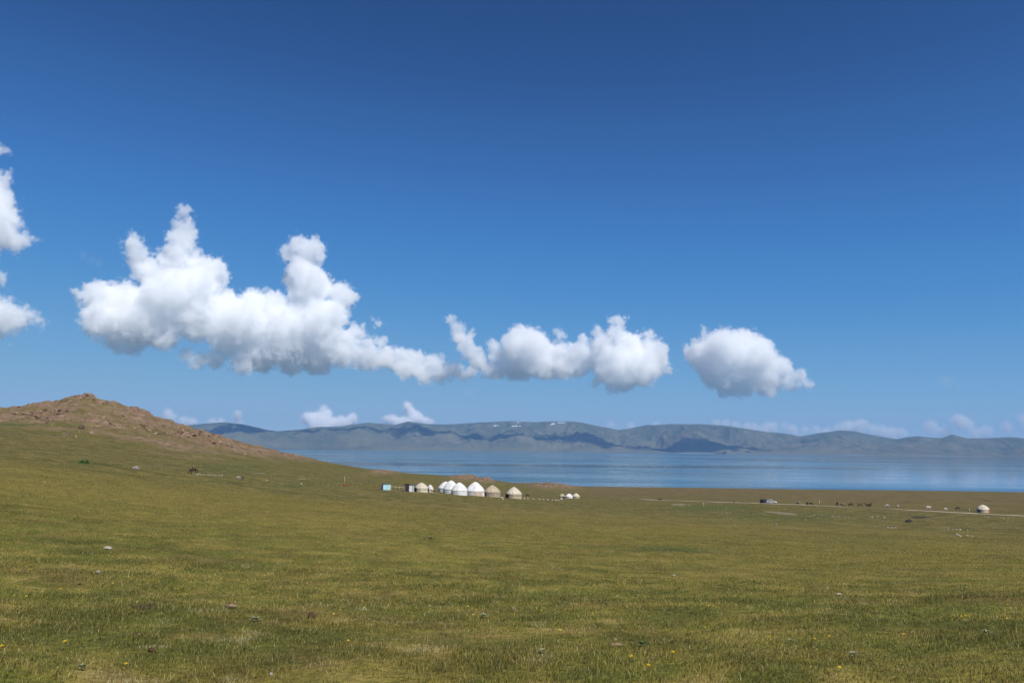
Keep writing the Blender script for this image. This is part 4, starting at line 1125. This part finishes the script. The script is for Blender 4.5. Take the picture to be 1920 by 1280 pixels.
animal('sheep', 941, 934, 10, M_FLEECE, 'white sheep beside a tan yurt, in front of the gap', G_SH, True, 0.6)
animal('sheep', 943.5, 936.5, 200, M_FLEECE, 'lone white lamb in front of the gap between two tan yurts', G_SH, True, 0.45)

# ------------------------------------------------------------------ people
def person(px, py, heading, label, pose='stand', p=None, scale=1.0):
    p = p or hit(px, py)
    t = empty('person', p, face_to_camera(p) + R(heading), scale); tag(t, label, 'person')
    if pose == 'stand':
        J = [(0, 0, 0.98, .125), (0, 0, 1.20, .13), (0, 0, 1.40, .14), (0, 0, 1.52, .06), (0.01, 0, 1.62, .085), (0.015, 0, 1.73, .085)]
        B = [(0, 1), (1, 2), (2, 3), (3, 4), (4, 5)]
        for sy in (1, -1):
            k = len(J); st = 0.16 * sy
            J += [(0, sy * .10, 0.90, .095), (st * .6, sy * .11, 0.50, .062), (st, sy * .11, 0.09, .045), (st + .15, sy * .12, 0.04, .04)]
            B += [(0, k), (k, k + 1), (k + 1, k + 2), (k + 2, k + 3)]
            k = len(J)
            J += [(0, sy * .20, 1.40, .058), (-st * .3, sy * .25, 1.14, .045), (-st * .3 + .10, sy * .26, 0.90, .033), (-st * .3 + .13, sy * .26, 0.83, .036)]
            B += [(2, k), (k, k + 1), (k + 1, k + 2), (k + 2, k + 3)]
        hands = [(-0.16 * sy * .3 + .13, sy * .26, 0.83) for sy in (1, -1)]; dirs = Vector((0.25, 0, -1))
        legs_pts = None; hz = 1.69
    else:                                                     # astride a horse, reins in hand
        J = [(0, 0, 1.52, .135), (0.02, 0, 1.74, .13), (0.02, 0, 1.94, .14), (0.03, 0, 2.06, .06), (0.05, 0, 2.16, .085), (0.055, 0, 2.27, .085)]
        B = [(0, 1), (1, 2), (2, 3), (3, 4), (4, 5)]
        for sy in (1, -1):
            k = len(J)
            J += [(0.05, sy * .14, 1.50, .10), (0.32, sy * .34, 1.22, .068), (0.22, sy * .36, 0.82, .05), (0.38, sy * .36, 0.76, .042)]
            B += [(0, k), (k, k + 1), (k + 1, k + 2), (k + 2, k + 3)]
            k = len(J)
            J += [(0.02, sy * .20, 1.93, .058), (0.08, sy * .25, 1.68, .046), (0.32, sy * .12, 1.62, .034), (0.39, sy * .09, 1.62, .036)]
            B += [(2, k), (k, k + 1), (k + 1, k + 2), (k + 2, k + 3)]
        hands = [(0.39, sy * .09, 1.62) for sy in (1, -1)]; dirs = Vector((0.8, 0, -0.5)); hz = 2.23
    me = skin_mesh('body', J, B, root=0)
    bm = bmesh.new(); bm.from_mesh(me)
    for h, sy in zip(hands, (1, -1)):                          # five fingers, curled
        h = Vector(h); d = dirs.normalized(); u = Vector((0, 1, 0)); w = d.cross(u)
        for i, ln in enumerate((0.065, 0.075, 0.07, 0.055)):
            b0 = h + w * (0.028 - 0.018 * i) + d * 0.03
            tube(bm, [b0, b0 + d * ln * 0.6, b0 + d * ln * 0.8 - u * sy * ln * 0.4], [.009, .0085, .007], 6)
        b0 = h + w * 0.03; tube(bm, [b0, b0 + w * 0.03 + d * 0.03, b0 + w * 0.035 + d * 0.055], [.011, .010, .008], 6)
    hd = [v for v in bm.verts]
    bm.to_mesh(me); bm.free()
    me.polygons.foreach_set('use_smooth', np.ones(len(me.polygons), bool))
    body = mesh_obj('body', me, M_SKIN, t)
    x0 = 0.015 if pose == 'stand' else 0.055
    bm = bmesh.new()                                          # nose, eyes, ears belong to the head
    tube(bm, [(x0 + .075, 0, hz + .01), (x0 + .105, 0, hz - .02), (x0 + .08, 0, hz - .035)], [.008, .014, .01], 6)
    for sy in (1, -1): tube(bm, [(x0, sy * .083, hz + .02), (x0 - .01, sy * .097, hz), (x0, sy * .085, hz - .03)], [.012, .016, .01], 6)
    bm_obj('face', bm, M_SKIN, t, True)
    bm = bmesh.new(); g = bmesh.ops.create_icosphere(bm, subdivisions=3, radius=0.103)
    for v in g['verts']:
        v.co = Vector((v.co.x + x0 - .012, v.co.y, v.co.z * 1.05 + hz + 0.045))
    bmesh.ops.delete(bm, geom=[v for v in bm.verts if v.co.z < hz + 0.03 and v.co.x > x0 - 0.03], context='VERTS')
    bm_obj('hair', bm, M_BLACK, t, True)
    # clothes: the same skeleton grown a little thicker
    def cloth(nm, keep, grow, m):
        idx = [i for i in range(len(J)) if i in keep]; mp = {i: n for n, i in enumerate(idx)}
        jj = [(*J[i][:3], J[i][3] * grow + 0.008) for i in idx]; bb = [(mp[a], mp[b]) for a, b in B if a in mp and b in mp]
        mesh_obj(nm, skin_mesh(nm, jj, bb, root=0), m, t)
    cloth('jacket', {0, 1, 2, 10, 11, 12, 18, 19, 20}, 1.10, M_JACKET)
    cloth('trousers', {0, 6, 7, 8, 14, 15, 16}, 1.08, M_TROUS)
    for k0 in (8, 16):
        a, b = J[k0], J[k0 + 1]
        bm = bmesh.new(); tube(bm, [(a[0], a[1], a[2] + 0.03), (a[0] + .01, a[1], a[2] - 0.05), (b[0], b[1], b[2]), (b[0] + .07, b[1], b[2] - .005)], [.055, .06, .05, .035], 8); bm_obj('shoe', bm, M_BLACK, t, True)
    return t
person(1376.5, 943.2, 190, 'person in dark jacket walking along the dirt road')
pr = hit(362, 889.5)
animal('horse', 362, 889.5, 165, M_BAY, 'reddish brown horse carrying a rider on the slope', None, True, 0.82, p=pr)
rider = person(362, 889.5, 165, 'person in dark jacket riding the brown horse on the slope', 'ride', p=pr, scale=0.82)

# ------------------------------------------------------------------ rocks
ROCKS = [rock_mesh('rock', 10 + i, f) for i, f in enumerate((0.75, 0.6, 0.5, 0.9, 0.65))]
def rock(name, p, size, mat, label, group, variant=None, rz=None, sink=0.25):
    me = ROCKS[variant if variant is not None else random.randrange(5)]
    key = (me.name, mat.name)
    if key not in rock.cache:
        c = me.copy(); c.materials.clear(); c.materials.append(mat); rock.cache[key] = c
    o = bpy.data.objects.new(name, rock.cache[key]); link(o)
    o.location = (p.x, p.y, p.z + size * (0.45 - sink) * 0.5); o.rotation_euler = (random.uniform(-.2, .2), random.uniform(-.2, .2), rz if rz is not None else random.uniform(0, 6.28))
    o.scale = (size * random.uniform(.8, 1.2), size * random.uniform(.7, 1.1), size * random.uniform(.75, 1.1))
    return tag(o, label, 'rock', group)
rock.cache = {}
cand = np.argwhere((rocky > 0.55) & front & (RG < 700) & (RG > 380))
r2 = np.random.default_rng(5)
w_ = np.array([rocky[i, j] * RG[i, j] for i, j in cand]); 
pick = r2.choice(len(cand), 900, replace=False, p=w_ / w_.sum())
M_ROCKB = simple_mat('brown rock', (0.130, 0.082, 0.055), 0.95, 0.15, 0.45, 1.2)
M_ROCKT = simple_mat('tan rock', (0.285, 0.195, 0.135), 0.95, 0.15, 0.4, 1.2)
CLUSTERS = [(60, 782, 26, 7, 30), (105, 772, 14, 5, 24), (86, 790, 8, 3, 8), (148, 744, 14, 3, 12), (198, 756, 7, 2, 6), (285, 800, 26, 7, 24), (330, 812, 22, 6, 34), (372, 815, 18, 6, 34),
            (420, 833, 22, 5, 16), (130, 816, 16, 4, 12), (205, 790, 60, 12, 22), (240, 768, 30, 5, 8), (520, 850, 40, 4, 9), (160, 795, 60, 10, 12), (30, 775, 25, 4, 6)]
for (bx, by, wx, wy, n) in CLUSTERS:
    for _ in range(n):
        sx = float(np.clip(r2.normal(bx, wx), 2, 690)); c_r = float(np.interp(sx, cx, [c[1] for c in CREST]))
        sy = max(float(r2.normal(by, wy)), c_r + 1.0)
        rock('boulder', hit(sx, sy), float(np.clip(r2.lognormal(-0.28, 0.45), 0.45, 2.0)), [M_ROCK, M_ROCKB, M_ROCKT, M_ROCKT, M_ROCKB][r2.integers(5)],
             'reddish brown boulder among the crags of the hill', 'boulders on the rocky hill')
for i in range(60):
    sx = r2.choice([r2.normal(872, 14), r2.normal(1030, 18), r2.normal(905, 12)]); c_r = float(np.interp(sx, cx, [c[1] for c in CREST]))
    rock('boulder', hit(sx, c_r + 1.5 + abs(r2.normal(0, 3))), float(r2.uniform(0.5, 1.5)), [M_ROCK, M_ROCKT][i % 2], 'reddish boulder on the low spur behind the yurts', 'boulders on the spur by the lake')
# loose rubble between them: one mass
rub = []; rubf = []
tet = np.array([[1, 0, -.3], [-.5, .87, -.3], [-.5, -.87, -.3], [0.1, 0.1, .8]]); tf = np.array([[0, 1, 3], [1, 2, 3], [2, 0, 3], [0, 2, 1]])
pick = r2.choice(len(cand), 5200, p=w_ / w_.sum())
for q in pick:
    i, j = cand[q]
    x = GX[i, j] + r2.uniform(-2, 2); y = GY[i, j] + r2.uniform(-2, 2); z = float(ground_z(x, y)); s_ = r2.uniform(.12, .5); a = r2.uniform(0, 6.28)
    c, s1 = math.cos(a), math.sin(a)
    v = tet * s_ * r2.uniform(.7, 1.3, 3); v = np.stack([v[:, 0] * c - v[:, 1] * s1, v[:, 0] * s1 + v[:, 1] * c, v[:, 2]], 1)
    rubf.append(tf + len(rub) * 4); rub.append(v + [x, y, z])
tag(mesh_obj('rubble', np_mesh('rubble', np.concatenate(rub), np.concatenate(rubf), False), M_ROCK), kind='stuff')
def stone_row(pts, size, m, label, group):
    for (x, y) in pts: rock('stone', hit(x, y), size * random.uniform(.7, 1.3), m, label, group)
stone_row([(366 + i * 4.0 + random.uniform(-1, 1), 889.6 + i * 0.19 + random.uniform(-.5, .5)) for i in range(14)], 0.26, M_PALE, 'pale stone in the long row beside the horse rider', 'row of pale stones by the rider')
stone_row([(1268, 945.5), (1274, 945), (1281, 946), (1287, 946.5), (1277, 948), (1283, 950.5), (1292, 947.2)], 0.29, M_PALE, 'pale stone in the loose cluster below the far end of the road', 'pale stones below the road end')
stone_row([(1355, 961), (1362, 961), (1369, 960.8), (1361, 954.5), (1352, 963)], 0.30, M_PALE, 'pale stone in the short line below the walking person', 'pale stones below the walking person')
stone_row([(1431, 963), (1455, 983.5), (1470, 954.5), (1379, 985)], 0.26, M_PALE, 'single pale stone lying in the grass below the vehicles', 'pale stones below the vehicles')
stone_row([(1520, 968), (1526, 965.5), (1533, 971), (1510, 974.5), (1561, 968), (1567, 967.5), (1573, 969), (1585, 970), (1591, 970.5), (1540, 966)], 0.32, M_PALE, 'pale stone in the broad scatter below the black cows', 'pale stones below the cows')
stone_row([(1635, 969.5), (1645, 968), (1658, 970.5), (1641, 987.5), (1665, 989), (1672, 989.5), (1679, 989.3)], 0.30, M_PALE, 'pale stone in the scatter below the roadside horses', 'pale stones below the horses')
stone_row([(1770, 994), (1778, 992.3), (1786, 992.6), (1794, 993), (1800, 993.4), (1814, 994.6), (1821, 994), (1795, 1002.5), (1800, 1006), (1814, 1004), (1822, 1005.5)], 0.26, M_PALE, 'pale stone in the nearer scatter far below the lone yurt', 'pale stones in the near scatter')
stone_row([(1847, 969.5), (1853, 970), (1876, 971), (1882, 971.3), (1891, 972)], 0.32, M_PALE, 'pale stone in the line just below the lone yurt', 'pale stones below the lone yurt')
stone_row([(500, 901), (565, 907.5), (528, 908)], 0.32, M_PALE, 'pale stone alone on the slope between the rider and the pole', 'pale stones on the slope')
rock('boulder', hit(446, 896.5), 0.8, M_PALE, 'flat pale boulder with a dark one behind it on the slope', None, 2)
rock('boulder', at(450.5, math.hypot(*hit(446, 896.5).xy) + 1.4), 0.55, M_ROCKD, 'dark boulder behind a flat pale one on the slope', None, 3)
rock('boulder', hit(254, 878.5), 0.65, M_GREYST, 'grey-pink boulder on a bare patch below the hill', None, 1)
rock('boulder', hit(1703, 978.5), 0.9, M_ROCKD, 'dark upright boulder alone below the bare bank', None, 3)
rock('stone', hit(842, 937), 0.35, M_ROCKD, 'small dark stone in the grass before the white yurts', None, 1)
# the near turf: stones and dung
def small(name, px, py, wpx, m, label, variant, cat, flat=1.0, group=None):
    p = hit(px, py); o = rock(name, p, px_size(wpx / 2, p), m, label, group, variant, None, -0.2)
    o.scale.z *= flat; o['category'] = cat
    return o
small('stone', 183, 1074, 11, M_GREYST, 'round grey stone in a dark green patch of turf', 1, 'stone')
small('stone', 433, 1140, 20, M_DUNGP, 'pinkish flat stone in the short turf', 2, 'stone')
small('stone', 51, 1166, 7, M_DUNGP, 'tiny pinkish pebble at the edge of the near turf', 0, 'stone')
small('stone', 508, 1265, 9, M_GREYST, 'small pale stone low in the nearest turf', 0, 'stone')
small('stone', 202, 1029, 12, M_PALE, 'low pale stone lying far up the near turf', 2, 'stone')
small('stone', 1225, 1236, 9, M_DUNGP, 'small rounded pinkish stone beside crumbled dung', 0, 'stone')
small('stone', 1262, 1080, 9, M_PALE, 'pale stone in a darker belt of turf', 1, 'stone')
small('stone', 1573, 1115, 10, M_PALE, 'whitish stone in the open turf', 2, 'stone')
small('dung', 583, 1158, 17, M_DUNG, 'dark brown crumbled dung in the short turf', 3, 'dung')
small('dung', 254, 1191, 11, M_DUNG, 'small dark dung piece above a reddish one', 0, 'dung')
small('dung', 284, 1221, 17, M_DUNG, 'reddish brown dung piece below a smaller dark one', 4, 'dung')
small('dung', 1156, 1212, 25, M_DUNGP, 'wide flat pad of bleached dung', 2, 'dung', 0.5)
small('dung', 1154, 1200, 10, M_DUNGP, 'bleached dung crumb above the wide flat pad', 0, 'dung')
small('dung', 963, 1143, 11, M_DUNGP, 'bleached dung lump amid pale grass tufts', 3, 'dung')
small('dung', 841, 1165, 7, M_DUNG, 'little brown dung crumb near a pale tuft', 1, 'dung')
small('dung', 807, 1010, 9, M_DUNG, 'dark dung lump high up the turf', 2, 'dung')
small('dung', 150, 1096, 7, M_DUNG, 'tiny dark dung crumb below a grey stone', 1, 'dung')
small('dung', 1297, 1150, 6, M_DUNG, 'tiny dark dung crumb in green turf', 1, 'dung')

# ------------------------------------------------------------------ flowers, herbs, the bush
def flower_meshes(seed):
    r_ = random.Random(seed); bm = bmesh.new()
    for layer, (n, rad, zz, wd) in enumerate(((15, 0.021, 0.0, 0.0042), (12, 0.014, 0.004, 0.0035), (7, 0.007, 0.007, 0.003))):
        for k in range(n):
            a = 2 * math.pi * (k + 0.5 * layer) / n + r_.uniform(-.1, .1); c, s_ = math.cos(a), math.sin(a); r1 = rad * r_.uniform(.85, 1.1); u = r_.uniform(.0, .3) * rad
            v = [bm.verts.new((c * 0.002 - s_ * wd * .4, s_ * 0.002 + c * wd * .4, zz)), bm.verts.new((c * 0.002 + s_ * wd * .4, s_ * 0.002 - c * wd * .4, zz)),
                 bm.verts.new((c * r1 + s_ * wd, s_ * r1 - c * wd, zz + u)), bm.verts.new((c * r1 - s_ * wd, s_ * r1 + c * wd, zz + u))]
            bm.faces.new(v)
    me = bpy.data.meshes.new('flower_head'); bm.to_mesh(me); bm.free(); me.materials.append(M_PETAL)
    bm = bmesh.new(); tube(bm, [(0.006, 0, -0.065), (0.002, 0.002, -0.03), (0, 0, -0.002)], [.0018, .0018, .0022], 6)
    tube(bm, [(0, 0, -0.008), (0, 0, -0.003), (0, 0, 0.0005)], [.003, .0065, .007], 8)
    st_ = bpy.data.meshes.new('stem'); bm.to_mesh(st_); bm.free(); st_.materials.append(M_STEM)
    return me, st_
FL = [flower_meshes(i) for i in range(3)]
def flower(px, py, label, size=1.0, group='yellow flowers in the turf'):
    p = hit(px, py); hgt = random.uniform(.045, .07); size *= 0.55
    me, st_ = FL[random.randrange(3)]
    t = empty('flower', (p.x, p.y, p.z + hgt), random.uniform(0, 6.28), size); tag(t, label, 'flower', group)
    t.rotation_euler = (random.uniform(.1, .55), random.uniform(-.25, .25), random.uniform(-.6, .6) + face_to_camera(p))
    mesh_obj('flower_head', me, None, t); mesh_obj('stem', st_, None, t)
for (x, y) in ((13, 1028), (33, 1014), (60, 1016), (105, 1028), (30, 1077), (57, 1074), (113, 1110), (79, 1115), (26, 1126), (48, 1125), (211, 1101), (301, 1089), (227, 1017), (348, 1043), (361, 1050), (387, 1058),
               (332, 1072), (298, 1098), (334, 1111), (430, 1079), (475, 1030), (405, 1021), (585, 1051), (617, 1035), (563, 1051), (607, 1110), (592, 1110), (625, 1158), (638, 1151), (545, 1131), (515, 1073),
               (659, 1071), (667, 1111), (846, 1062), (782, 1024), (858, 1030), (882, 1088), (828, 1077), (862, 1095), (1006, 1095), (1089, 1068), (1051, 1034), (1034, 1063), (1144, 1114), (1094, 1099), (1248, 1091), (1185, 1040), (1224, 1050),
               (1015, 1151), (887, 1161), (1050, 1190), (653, 1210), (1372, 1085), (1495, 1114), (1422, 1150), (1329, 1143), (1469, 1153), (1322, 1185), (1443, 1203), (1555, 1202), (1528, 1211), (1654, 1132), (1577, 1058), (1893, 1105), (1907, 1118), (1890, 1139), (1885, 1151),
               (1695, 1202), (1575, 1268), (1803, 1163), (1889, 1167), (878, 1145)):
    flower(x, y, 'small yellow flower open in the short turf')
flower(235, 1257, 'large yellow flower, nearest and widest in the turf', 1.1, None)
flower(2, 1226, 'yellow flower cut by the picture edge in the nearest turf', 1.1, None)
flower(120, 1219, 'flat yellow flower between the widest one and the cut one', 1.3, None)
flower(1184, 1245, 'bright yellow flower beside a pinkish stone', 1.2, None)
flower(1216, 1259, 'yellow flower below the pinkish stone', 1.2, None)
flower(1262, 1238, 'yellow flower with a second bud just past the pinkish stone', 1.2, None)
flower(1811, 1164, 'brightest yellow flower near a silvery herb', 1.25, None)
def herb(px, py, wpx, label, m=None, name='herb', n=46, up=0.6):
    p = hit(px, py); rad = px_size(wpx / 2, p); r_ = random.Random(int(px))
    bm = bmesh.new()
    for k in range(n):
        a = r_.uniform(0, 6.28); ln = rad * r_.uniform(.6, 1.1); e = r_.uniform(.15, 1.1) * up; w = rad * 0.09
        d = Vector((math.cos(a) * math.cos(e), math.sin(a) * math.cos(e), math.sin(e))); sd = Vector((-math.sin(a), math.cos(a), 0)) * w
        b = Vector((r_.uniform(-.2, .2) * rad, r_.uniform(-.2, .2) * rad, 0)); mid = b + d * ln * .55 + Vector((0, 0, ln * .1)); tip = b + d * ln
        v = [bm.verts.new(b - sd * .3), bm.verts.new(b + sd * .3), bm.verts.new(mid + sd), bm.verts.new(mid - sd), bm.verts.new(tip)]
        bm.faces.new(v[:4]); bm.faces.new((v[3], v[2], v[4]))
    o = bm_obj(name, bm, m or M_SILVER); o.location = (p.x, p.y, p.z + 0.02)
    return tag(o, label, 'plant')
herb(1850, 1190, 20, 'silvery spiky herb in the turf near the brightest flower')
herb(1017, 1225, 20, 'silvery leafed herb, wide and low in the near turf')
herb(907, 1158, 22, 'pale bleached tuft among dry grass in the middle turf')
herb(480, 1165, 26, 'pale bleached tuft beside the dark brown dung')
herb(155, 1256, 22, 'silvery herb left of the widest yellow flower')
herb(1482, 1205, 14, 'little silvery herb between two yellow flowers')
herb(1205, 1211, 22, 'dark green rosette beside the bleached dung pad', M_BUSH)
herb(1600, 1232, 24, 'low pale herb beside dark turf in the near ground')
# the green bush at the foot of the hill
p = hit(157, 868); t = empty('bush', p, 0.3); tag(t, 'dark green bush at the foot of the hill', 'bush')
bm = bmesh.new(); r_ = random.Random(2); wb = px_size(17, p)
for k in range(900):
    a = r_.uniform(0, 6.28); q = math.sqrt(r_.random()); hz_ = r_.random()
    top = 0.62 * (1 - 0.7 * q * q) * (0.7 + 0.5 * math.sin(a * 3 + 1))
    c = Vector((math.cos(a) * q * wb / 2, math.sin(a) * q * 0.9, hz_ * top))
    d = Vector((r_.gauss(0, 1), r_.gauss(0, 1), r_.gauss(0.4, 1))).normalized(); u = d.orthogonal().normalized() * r_.uniform(.05, .11); w2 = d.cross(u) 
    bm.faces.new([bm.verts.new(c + u), bm.verts.new(c + w2 * .6), bm.verts.new(c - u), bm.verts.new(c - w2 * .6)])
bm_obj('crown', bm, M_BUSH, t)
bm = bmesh.new()
for k in range(9):
    a = k * 0.7; tube(bm, [(math.cos(a) * .1, math.sin(a) * .1, -0.1), (math.cos(a) * wb * .18, math.sin(a) * .35, .22), (math.cos(a) * wb * .3, math.sin(a) * .5, .36)], [.03, .02, .008], 5)
bm_obj('stem', bm, M_BROWN, t)

# ------------------------------------------------------------------ grass: nobody could count it
def make_grass():
    g = np.random.default_rng(11)
    n0, r0, r1, ex = 3800.0, 4.6, 130.0, 1.88
    half = R(37)
    rr = np.geomspace(r0, r1, 4000); dens = n0 * np.minimum(1, (8.0 / rr) ** ex)
    cum = np.concatenate([[0], np.cumsum((dens[1:] * rr[1:] + dens[:-1] * rr[:-1]) / 2 * np.diff(rr))]) * 2 * half
    N = int(cum[-1])
    r = np.interp(g.uniform(0, cum[-1], N), cum, rr); a = g.uniform(-half, half, N)
    x = r * np.sin(a); y = r * np.cos(a)
    # clumping
    keep = fbm(x / 0.22, y / 0.22, 2) + 0.9 * fbm(x / 1.1 + 40, y / 1.1, 2) + g.normal(0, 0.55, N) > -0.55
    x, y, r = x[keep], y[keep], r[keep]; N = len(x)
    z = ground_z(x, y) - 0.004
    lod = np.clip(r / 8.0, 1, 14) ** 0.93
    tall = 0.62 + 0.35 * np.clip(fbm(x / 1.9 + 5, y / 1.9 + 8, 3) + 0.2, -0.4, 1.2) + 0.55 * np.clip(fbm(x / 0.35 + 15, y / 0.35 + 28, 2), -0.2, 1.0)
    h = g.gamma(7.0, 0.0062, N) * tall * (1 + 0.10 * (lod - 1))
    w = g.uniform(0.0013, 0.0028, N) * lod ** 0.9
    stalk = g.random(N) < 0.015
    h = np.where(stalk, h * 1.7, h); w = np.where(stalk, w * 0.6, w)
    az = g.uniform(0, 2 * np.pi, N)
    lean = np.abs(g.normal(0.30, 0.28, N))
    d = np.stack([np.cos(az) * np.sin(lean) + 0.10, np.sin(az) * np.sin(lean), np.cos(lean)], 1)
    fa = az + np.pi / 2 + g.normal(0, 0.7, N)
    sd = np.stack([np.cos(fa), np.sin(fa), np.zeros(N)], 1) * w[:, None]
    b = np.stack([x, y, z], 1)
    bend = np.stack([np.cos(az), np.sin(az), -0.45 * np.ones(N)], 1) * (h * g.uniform(0.05, 0.45, N))[:, None]
    mid = b + d * (h * 0.55)[:, None]
    tip = b + d * h[:, None] + bend
    near = r < 22
    # tussocks and bleached tufts out to where single blades no longer show
    nt = 110000
    tr_ = np.exp(g.uniform(math.log(55), math.log(620), nt)); ta = g.uniform(-half, half, nt)
    tx_, ty_ = tr_ * np.sin(ta), tr_ * np.cos(ta)
    ok = fbm(tx_ / 14 + 5, ty_ / 14, 3) + g.normal(0, .4, nt) > -0.1
    tx_, ty_, tr_, ta = tx_[ok], ty_[ok], tr_[ok], ta[ok]; nt = len(tx_)
    tz_ = ground_z(tx_, ty_) - 0.01
    grow = np.clip(tr_ / 240.0, 0.35, 1.3)
    th_ = g.uniform(0.04, 0.10, nt) * grow; tw_ = g.uniform(0.07, 0.22, nt) * grow
    TV = []
    for q in range(3):
        an = ta + q * math.pi / 3 + g.uniform(-.3, .3, nt)
        sx, sy = np.cos(an) * tw_, np.sin(an) * tw_
        TV.append(np.stack([np.stack([tx_ - sx, ty_ - sy, tz_], 1), np.stack([tx_ + sx, ty_ + sy, tz_], 1), np.stack([tx_ + g.normal(0, .3, nt) * tw_, ty_ + tw_ * g.uniform(0.4, 1.6, nt), tz_ + th_], 1)], 1))
    TV = np.concatenate(TV).reshape(-1, 3)
    tc = np.where((g.random(nt) < 0.55)[:, None], np.array([0.27, 0.215, 0.085]) * g.uniform(.75, 1.35, nt)[:, None], np.array([0.115, 0.115, 0.032]) * g.uniform(.7, 1.3, nt)[:, None])
    tc = np.repeat(np.tile(tc, (3, 1)), 3, 0)
    V = np.concatenate([np.stack([b - sd, b + sd, mid + sd * 0.8, mid - sd * 0.8, tip], 1)[near].reshape(-1, 3), np.stack([b - sd, b + sd, tip], 1)[~near].reshape(-1, 3)])
    nn = near.sum(); nf = N - nn
    i5 = np.arange(nn)[:, None] * 5
    F = np.concatenate([i5 + [0, 1, 2], i5 + [0, 2, 3], i5 + [3, 2, 4], nn * 5 + np.arange(nf)[:, None] * 3 + [0, 1, 2]])
    col = grass_colour(x, y)
    strawc = np.array([0.44, 0.36, 0.18]); pale = sstep(0.55, 1.0, fbm(x / 0.55 + 300, y / 0.55 + 120, 2) + 0.35 * fbm(x / 6 + 3, y / 6, 2))
    mixs = np.clip(np.where(stalk, 0.75, np.clip(g.normal(0.10, 0.22, N), 0, 0.8)) + 0.65 * pale, 0, 0.95)[:, None]
    col = col * (1 - mixs) + strawc * mixs
    col = col * g.lognormal(0.14, 0.34, N)[:, None] * (1 + g.normal(0, 0.05, (N, 3)))
    cv = np.concatenate([np.repeat(col[near], 5, 0), np.repeat(col[~near], 3, 0), tc])
    F = np.concatenate([F, len(V) + np.arange(len(TV) // 3)[:, None] * 3 + [0, 1, 2]]); V = np.concatenate([V, TV])
    me = np_mesh('grass', V, F, True)
    point_color(me, 'turf', np.clip(cv, 0.003, 0.6))
    k = NT('grass blades')
    c = k.attr('turf')
    df = k.n('ShaderNodeBsdfDiffuse'); k.set(df.inputs[0], c)
    tr = k.n('ShaderNodeBsdfTranslucent'); k.set(tr.inputs[0], c)
    mx = k.n('ShaderNodeMixShader'); mx.inputs[0].default_value = 0.35
    k.t.links.new(df.outputs[0], mx.inputs[1]); k.t.links.new(tr.outputs[0], mx.inputs[2]); k.t.links.new(mx.outputs[0], k.out.inputs['Surface'])
    print('grass blades', N)
    return tag(mesh_obj('grass', me, k.m), kind='stuff')
make_grass()
